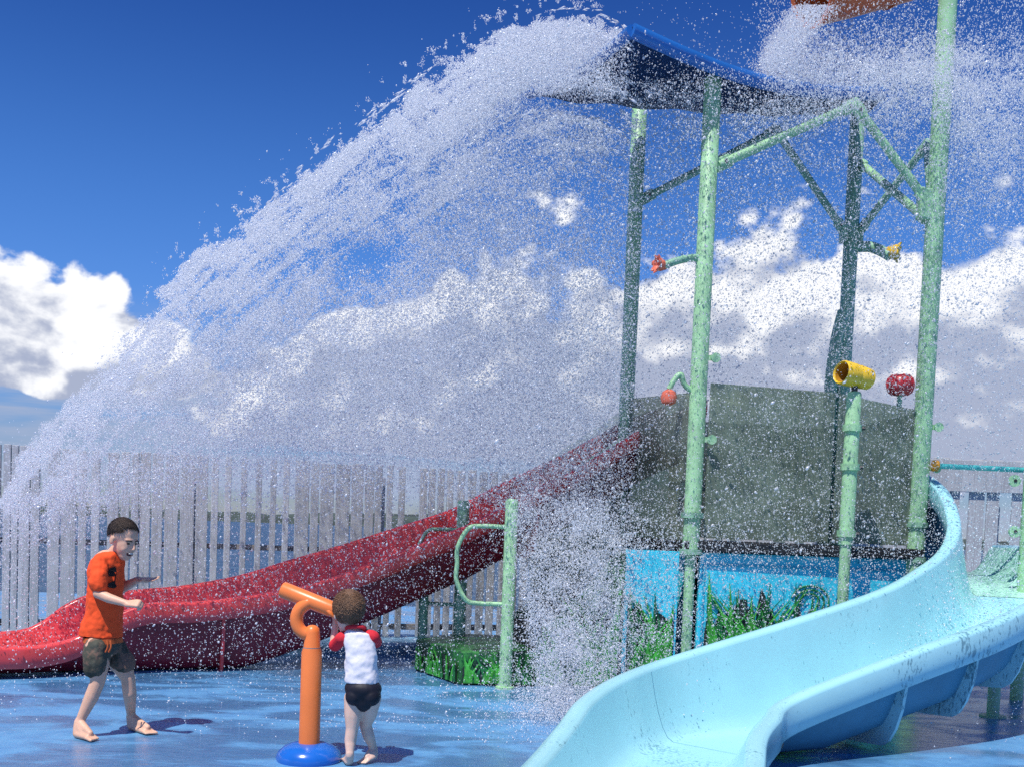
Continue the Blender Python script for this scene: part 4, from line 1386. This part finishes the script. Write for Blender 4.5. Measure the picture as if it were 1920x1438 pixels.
def density(x, y):
    """how thick the spray stands at photo pixel (x, y), 0..1"""
    P2 = np.stack([x / 34, y / 34, x * 0], 1)
    n1 = vnoise(P2, 1) * .55 + vnoise(P2 * 2.3, 2) * .3 + vnoise(P2 * 5.1, 3) * .15
    # streaks along the throw
    u_, v_ = (x * .72 + y * .69), (-x * .69 + y * .72)
    n2 = vnoise(np.stack([u_ / 26, v_ / 95, x * 0], 1), 5)
    e0 = y - np.interp(x, EX, EY)
    rope = vnoise(np.stack([(e0 + x * .10) / 15, (y - x) / 150, x * 0], 1), 23) * .6 + vnoise(np.stack([(e0 - x * .06) / 7, (y - x) / 70, x * 0], 1), 29) * .4
    n3 = vnoise(np.stack([x / 120, y / 120, x * 0], 1), 9)
    e = y - np.interp(x, EX, EY) + (n1 - .5) * 46 + (n3 - .5) * 46 * sst(1190, 1080, x)
    inside = sst(0, 26, e)
    d = inside * (.46 + .50 * np.exp(-np.maximum(e, 0) / 130))
    wv = sst(520, 120, e)
    d = d * ((1 - wv) * (.45 + .85 * n1) + wv * (.16 + 1.75 * sst(.30, .74, .5 * n1 + .5 * rope)))
    # ragged gobs of water flung ahead of the edge
    gob = vnoise(np.stack([x / 11, y / 11, x * 0 + 4.2], 1), 17)
    d += .22 * sst(.62, .86, gob) * sst(-75, -12, e) * (1 - inside) * sst(150, 520, x) * sst(1190, 1120, x)
    # windows where the blue shows through
    hole = np.maximum.reduce([bump(x, y, 690, 480, 95, 55), bump(x, y, 720, 350, 70, 40) * .8, bump(x, y, 960, 300, 130, 70) * .85, bump(x, y, 1090, 370, 120, 90) * .8,
                              bump(x, y, 860, 420, 70, 50) * .5])
    d *= 1 - hole * sst(.25, .62, n1 * .6 + n3 * .4 + .10) * .95
    # heavy white lip by the canopy
    d += 1.3 * inside * bump(x, y, 1040, 100, 150, 80) * (.6 + .7 * n2) * sst(1230, 1165, x)
    d += .35 * inside * bump(x, y, 820, 240, 170, 120) * n1 * 1.4
    # lower limit of the curtain at the left, thinning over the fence
    low = np.interp(x, [-100, 0, 130, 260, 400, 600, 800, 950, 1010], [1010, 1000, 985, 935, 900, 900, 900, 930, 1300])
    d *= 1 - .90 * sst(-70, 60, y - low + (n1 - .5) * 120)
    d += .25 * bump(x, y, 70, 930, 110, 60) * n1 * 1.5
    # behind and right of the left poles the curtain is thin
    right = sst(1080, 1240, x)
    d *= 1 - .90 * right
    # around the canopy
    d += .26 * bump(x, y, 1190, 180, 150, 55) * sst(.45, .58, n1)
    d *= 1 - .75 * bump(x, y, 1065, 192, 75, 22)
    d += .22 * bump(x, y, 1400, 200, 170, 60) * n1 * 2
    # fall from the bucket and its scatter
    sx = np.interp(y, [0, 120], [1520, 1430])
    d += .85 * sst(60, 10, np.abs(x - sx - 18)) * (y < 135) * (y > 10) * n2 * 1.5
    d += .55 * sst(1415, 1460, x) * sst(1915, 1700, x) * bump(x, y, 1600, 140, 1e4, 58) * (.5 + n1) * (x < 1930)
    d += .30 * sst(1740, 1800, x) * bump(x, y, 1850, 230, 120, 130) * n1 * 1.8
    # scattered all over the tower
    d += .034 * sst(1180, 1260, x) * sst(880, 700, y) * (.4 + n1)
    d += .014 * sst(1180, 1260, x) * sst(1150, 1000, y) * sst(1760, 1650, x)
    d += .05 * bump(x, y, 1420, 880, 110, 110) * n1 * 2
    # falling curtain before the stairs and tower wall
    fall = sst(880, 1010, x) * sst(1400, 1150, x) * sst(870, 960, y) * sst(1300, 1200, y)
    d += .075 * fall * sst(.35, .65, n1)
    d += .12 * bump(x, y, 1085, 1170, 48, 100) * sst(.40, .68, n1)
    d += .10 * bump(x, y, 1080, 970, 90, 80) * sst(.40, .62, n1)
    # boil at the foot
    d += .62 * bump(x, y, 1070, 1325, 80, 48) * (.3 + n1)
    d += .20 * bump(x, y, 1075, 1260, 50, 70) * sst(.35, .65, n1)
    d += .14 * bump(x, y, 1010, 1370, 150, 60)
    d *= 1 - .38 * sst(560, 60, x)
    ty = (y - np.interp(x, [980, 1200], [182, 214])) / 24
    d *= 1 - .82 * sst(975, 1000, x) * sst(1215, 1150, x) * np.exp(-ty * ty)
    # the air above the canopy's front edge is nearly clear
    edge_y = np.interp(x, [1188, 1440, 1600], [55, 158, 185])
    d *= 1 - .9 * sst(1188, 1200, x) * sst(1450, 1405, x) * sst(8, -6, y - edge_y)
    return d


def sample(n, box, ymean, ysd, power=1.0, zmin=.01):
    x0, x1, y0, y1 = box
    out = []
    got = 0
    while got < n:
        x = RNG.uniform(x0, x1, n * 2); y = RNG.uniform(y0, y1, n * 2)
        d = density(x, y) ** power
        kp = RNG.random(n * 2) < d
        x, y = x[kp], y[kp]
        Y = ymean(x, y) + np.clip(RNG.normal(0, 1, len(x)), -2, 2) * ysd(x, y)
        P = unproj(x, y, Y)
        ok = P[:, 2] > zmin
        out.append(P[ok]); got += int(ok.sum())
    return np.concatenate(out)[:n]


def ymean(x, y):
    base = np.interp(x, [-100, 300, 1000, 1300, 1920], [9.6, 9.9, 10.3, 10.4, 10.2])
    foot_ = sst(900, 1000, y) * sst(850, 1000, x)
    return base * (1 - foot_) + foot_ * np.interp(y, [900, 1150, 1300, 1438], [9.9, 9.1, 8.6, 7.6])


def ysd(x, y): return np.where((y > 1000) & (x > 850), .28, .62)


FULL = (-100, 1925, -20, 1432)
NF = 300000
Pm = sample(NF, FULL, ymean, ysd)
fr = np.minimum(.0042 + RNG.exponential(.0036, len(Pm)), .015) * np.clip(Pm[:, 1] / 10, .6, 1.1)
ft = (Pm[:, 2] < 1.45) & (Pm[:, 0] > -.45) & (Pm[:, 1] < 9.85)        # water that has reached the foot of the tower and boils there
drops('fine_water_spray', Pm[~ft], fr[~ft], M_MIST, (TETRA, TETF), 'fine white water spray thrown in a great arc off the canopy')
drops('foot_splash', Pm[ft], fr[ft] * .95, M_STREAK, (TETRA, TETF), 'white boiling splash at the foot of the painted stairs')
Pd = sample(20000, FULL, ymean, ysd, 1.0)
rd_ = .005 + RNG.exponential(.0026, len(Pd)); rd_ = np.minimum(rd_, .018) * np.clip(Pd[:, 1] / 10, .6, 1.1)
vel = np.stack([-RNG.uniform(.4, 1.4, len(Pd)), RNG.normal(0, .3, len(Pd)), -RNG.uniform(.2, 1.3, len(Pd))], 1)
drops('large_water_drops', Pd, rd_, M_DROP, (OCT, OCTF), 'bright larger water drops scattered through the spray', RNG.uniform(.8, 2.2, len(Pd)), vel)
# the finest mist: bare points, each drawn as a tiny round bead
def beads(name, P, r0, r1, material, label):
    me = bpy.data.meshes.new(name)
    me.vertices.add(len(P))
    me.vertices.foreach_set('co', P.reshape(-1).astype(np.float32))
    at_ = me.attributes.new('bead', 'FLOAT', 'POINT')
    at_.data.foreach_set('value', RNG.uniform(r0, r1, len(P)).astype(np.float32))
    me.update()
    o = bpy.data.objects.new(name, me)
    COL.objects.link(o)
    ng = bpy.data.node_groups.new(name, 'GeometryNodeTree')
    ng.interface.new_socket('Geometry', in_out='INPUT', socket_type='NodeSocketGeometry')
    ng.interface.new_socket('Geometry', in_out='OUTPUT', socket_type='NodeSocketGeometry')
    gi, go = ng.nodes.new('NodeGroupInput'), ng.nodes.new('NodeGroupOutput')
    mp, sm, na = ng.nodes.new('GeometryNodeMeshToPoints'), ng.nodes.new('GeometryNodeSetMaterial'), ng.nodes.new('GeometryNodeInputNamedAttribute')
    na.data_type = 'FLOAT'
    na.inputs['Name'].default_value = 'bead'
    sm.inputs['Material'].default_value = material
    L = ng.links.new
    L(gi.outputs[0], mp.inputs['Mesh']); L(na.outputs['Attribute'], mp.inputs['Radius']); L(mp.outputs[0], sm.inputs['Geometry']); L(sm.outputs[0], go.inputs[0])
    o.modifiers.new('beads', 'NODES').node_group = ng
    o['kind'] = 'stuff'; o['label'] = label; o['category'] = 'water mist'


beads('water_mist', sample(430000, FULL, ymean, ysd), .0019, .0039, M_VEIL, 'soft white mist of the finest droplets drifting within the spray')
# streaming ropes and torn strings of water along the throw
n = 60000
x = RNG.uniform(150, 1190, n); y = RNG.uniform(10, 620, n)
e_ = y - np.interp(x, EX, EY)
al = (y - x)
rope = vnoise(np.stack([(e_ + x * .10) / 13, al / 170, x * 0], 1), 23) * .6 + vnoise(np.stack([(e_ - x * .06) / 6, al / 80, x * 0], 1), 29) * .4
pk = sst(.50, .72, rope) * sst(-14, 6, e_) * np.exp(-np.maximum(e_, 0) / (70 + 60 * sst(700, 1100, x))) * (.35 + .65 * sst(500, 1000, x))
kp = RNG.random(n) < pk
x, y = x[kp], y[kp]
Ps = unproj(x, y, ymean(x, y) - .2 + RNG.normal(0, .5, len(x)))
slope = np.interp(x, [200, 700, 900, 1050, 1190], [-1.05, -.85, -.75, -.2, .5])
vel = np.stack([-np.ones(len(x)), RNG.normal(0, .12, len(x)), slope + RNG.normal(0, .25, len(x))], 1)
drops('streaming_water_strings', Ps, RNG.uniform(.004, .0085, len(Ps)), M_STREAK, (OCT, OCTF), 'white strings and ropes of water along the crest of the arc', RNG.uniform(2.5, 9, len(Ps)), vel)
# splash crowns where drops strike the wet pad
n = 9000
gx = RNG.uniform(-4.2, 1.3, n); gy = RNG.uniform(7.0, 9.9, n)
kp = RNG.random(n) < (.15 + .85 * np.exp(-((gx - .35) / 1.3) ** 2 - ((gy - 8.5) / 1.0) ** 2)) * sst(.35, .65, vnoise(np.stack([gx * 1.6, gy * 2.2, gx * 0], 1), 41))
gx, gy = gx[kp], gy[kp]
Pg = np.stack([gx, gy, .006 + RNG.exponential(.022, len(gx))], 1)
drops('ground_splash', Pg, RNG.uniform(.003, .0075, len(gx)), M_DROP, (OCT, OCTF), 'small splashes jumping off the wet blue pad')
# stray drops everywhere in the air of the pad, over slide, fence and people
n = 4800
x = RNG.uniform(-60, 1925, n); y = np.where(RNG.random(n) < .6, RNG.uniform(880, 1400, n), RNG.uniform(0, 900, n))
ok = (y > np.interp(x, EX, EY) - RNG.exponential(38, n)) & ~((x > 1330) & (y > 1050)) & ~((x < 800) & (y > 1240) & (RNG.random(n) < .8))
x, y = x[ok], y[ok]
P = unproj(x, y, np.where(y > 1150, RNG.uniform(7.2, 8.6, len(x)), RNG.uniform(8.2, 10.6, len(x))))
ok = P[:, 2] > .02
P = P[ok]
vel = np.stack([-RNG.uniform(.1, .8, len(P)), RNG.normal(0, .3, len(P)), -RNG.uniform(.4, 1.3, len(P))], 1)
drops('stray_water_drops', P, .0032 + RNG.exponential(.0017, len(P)), M_DROP, (OCT, OCTF), 'stray drops of water falling over the pad', RNG.uniform(1, 2.4, len(P)), vel)
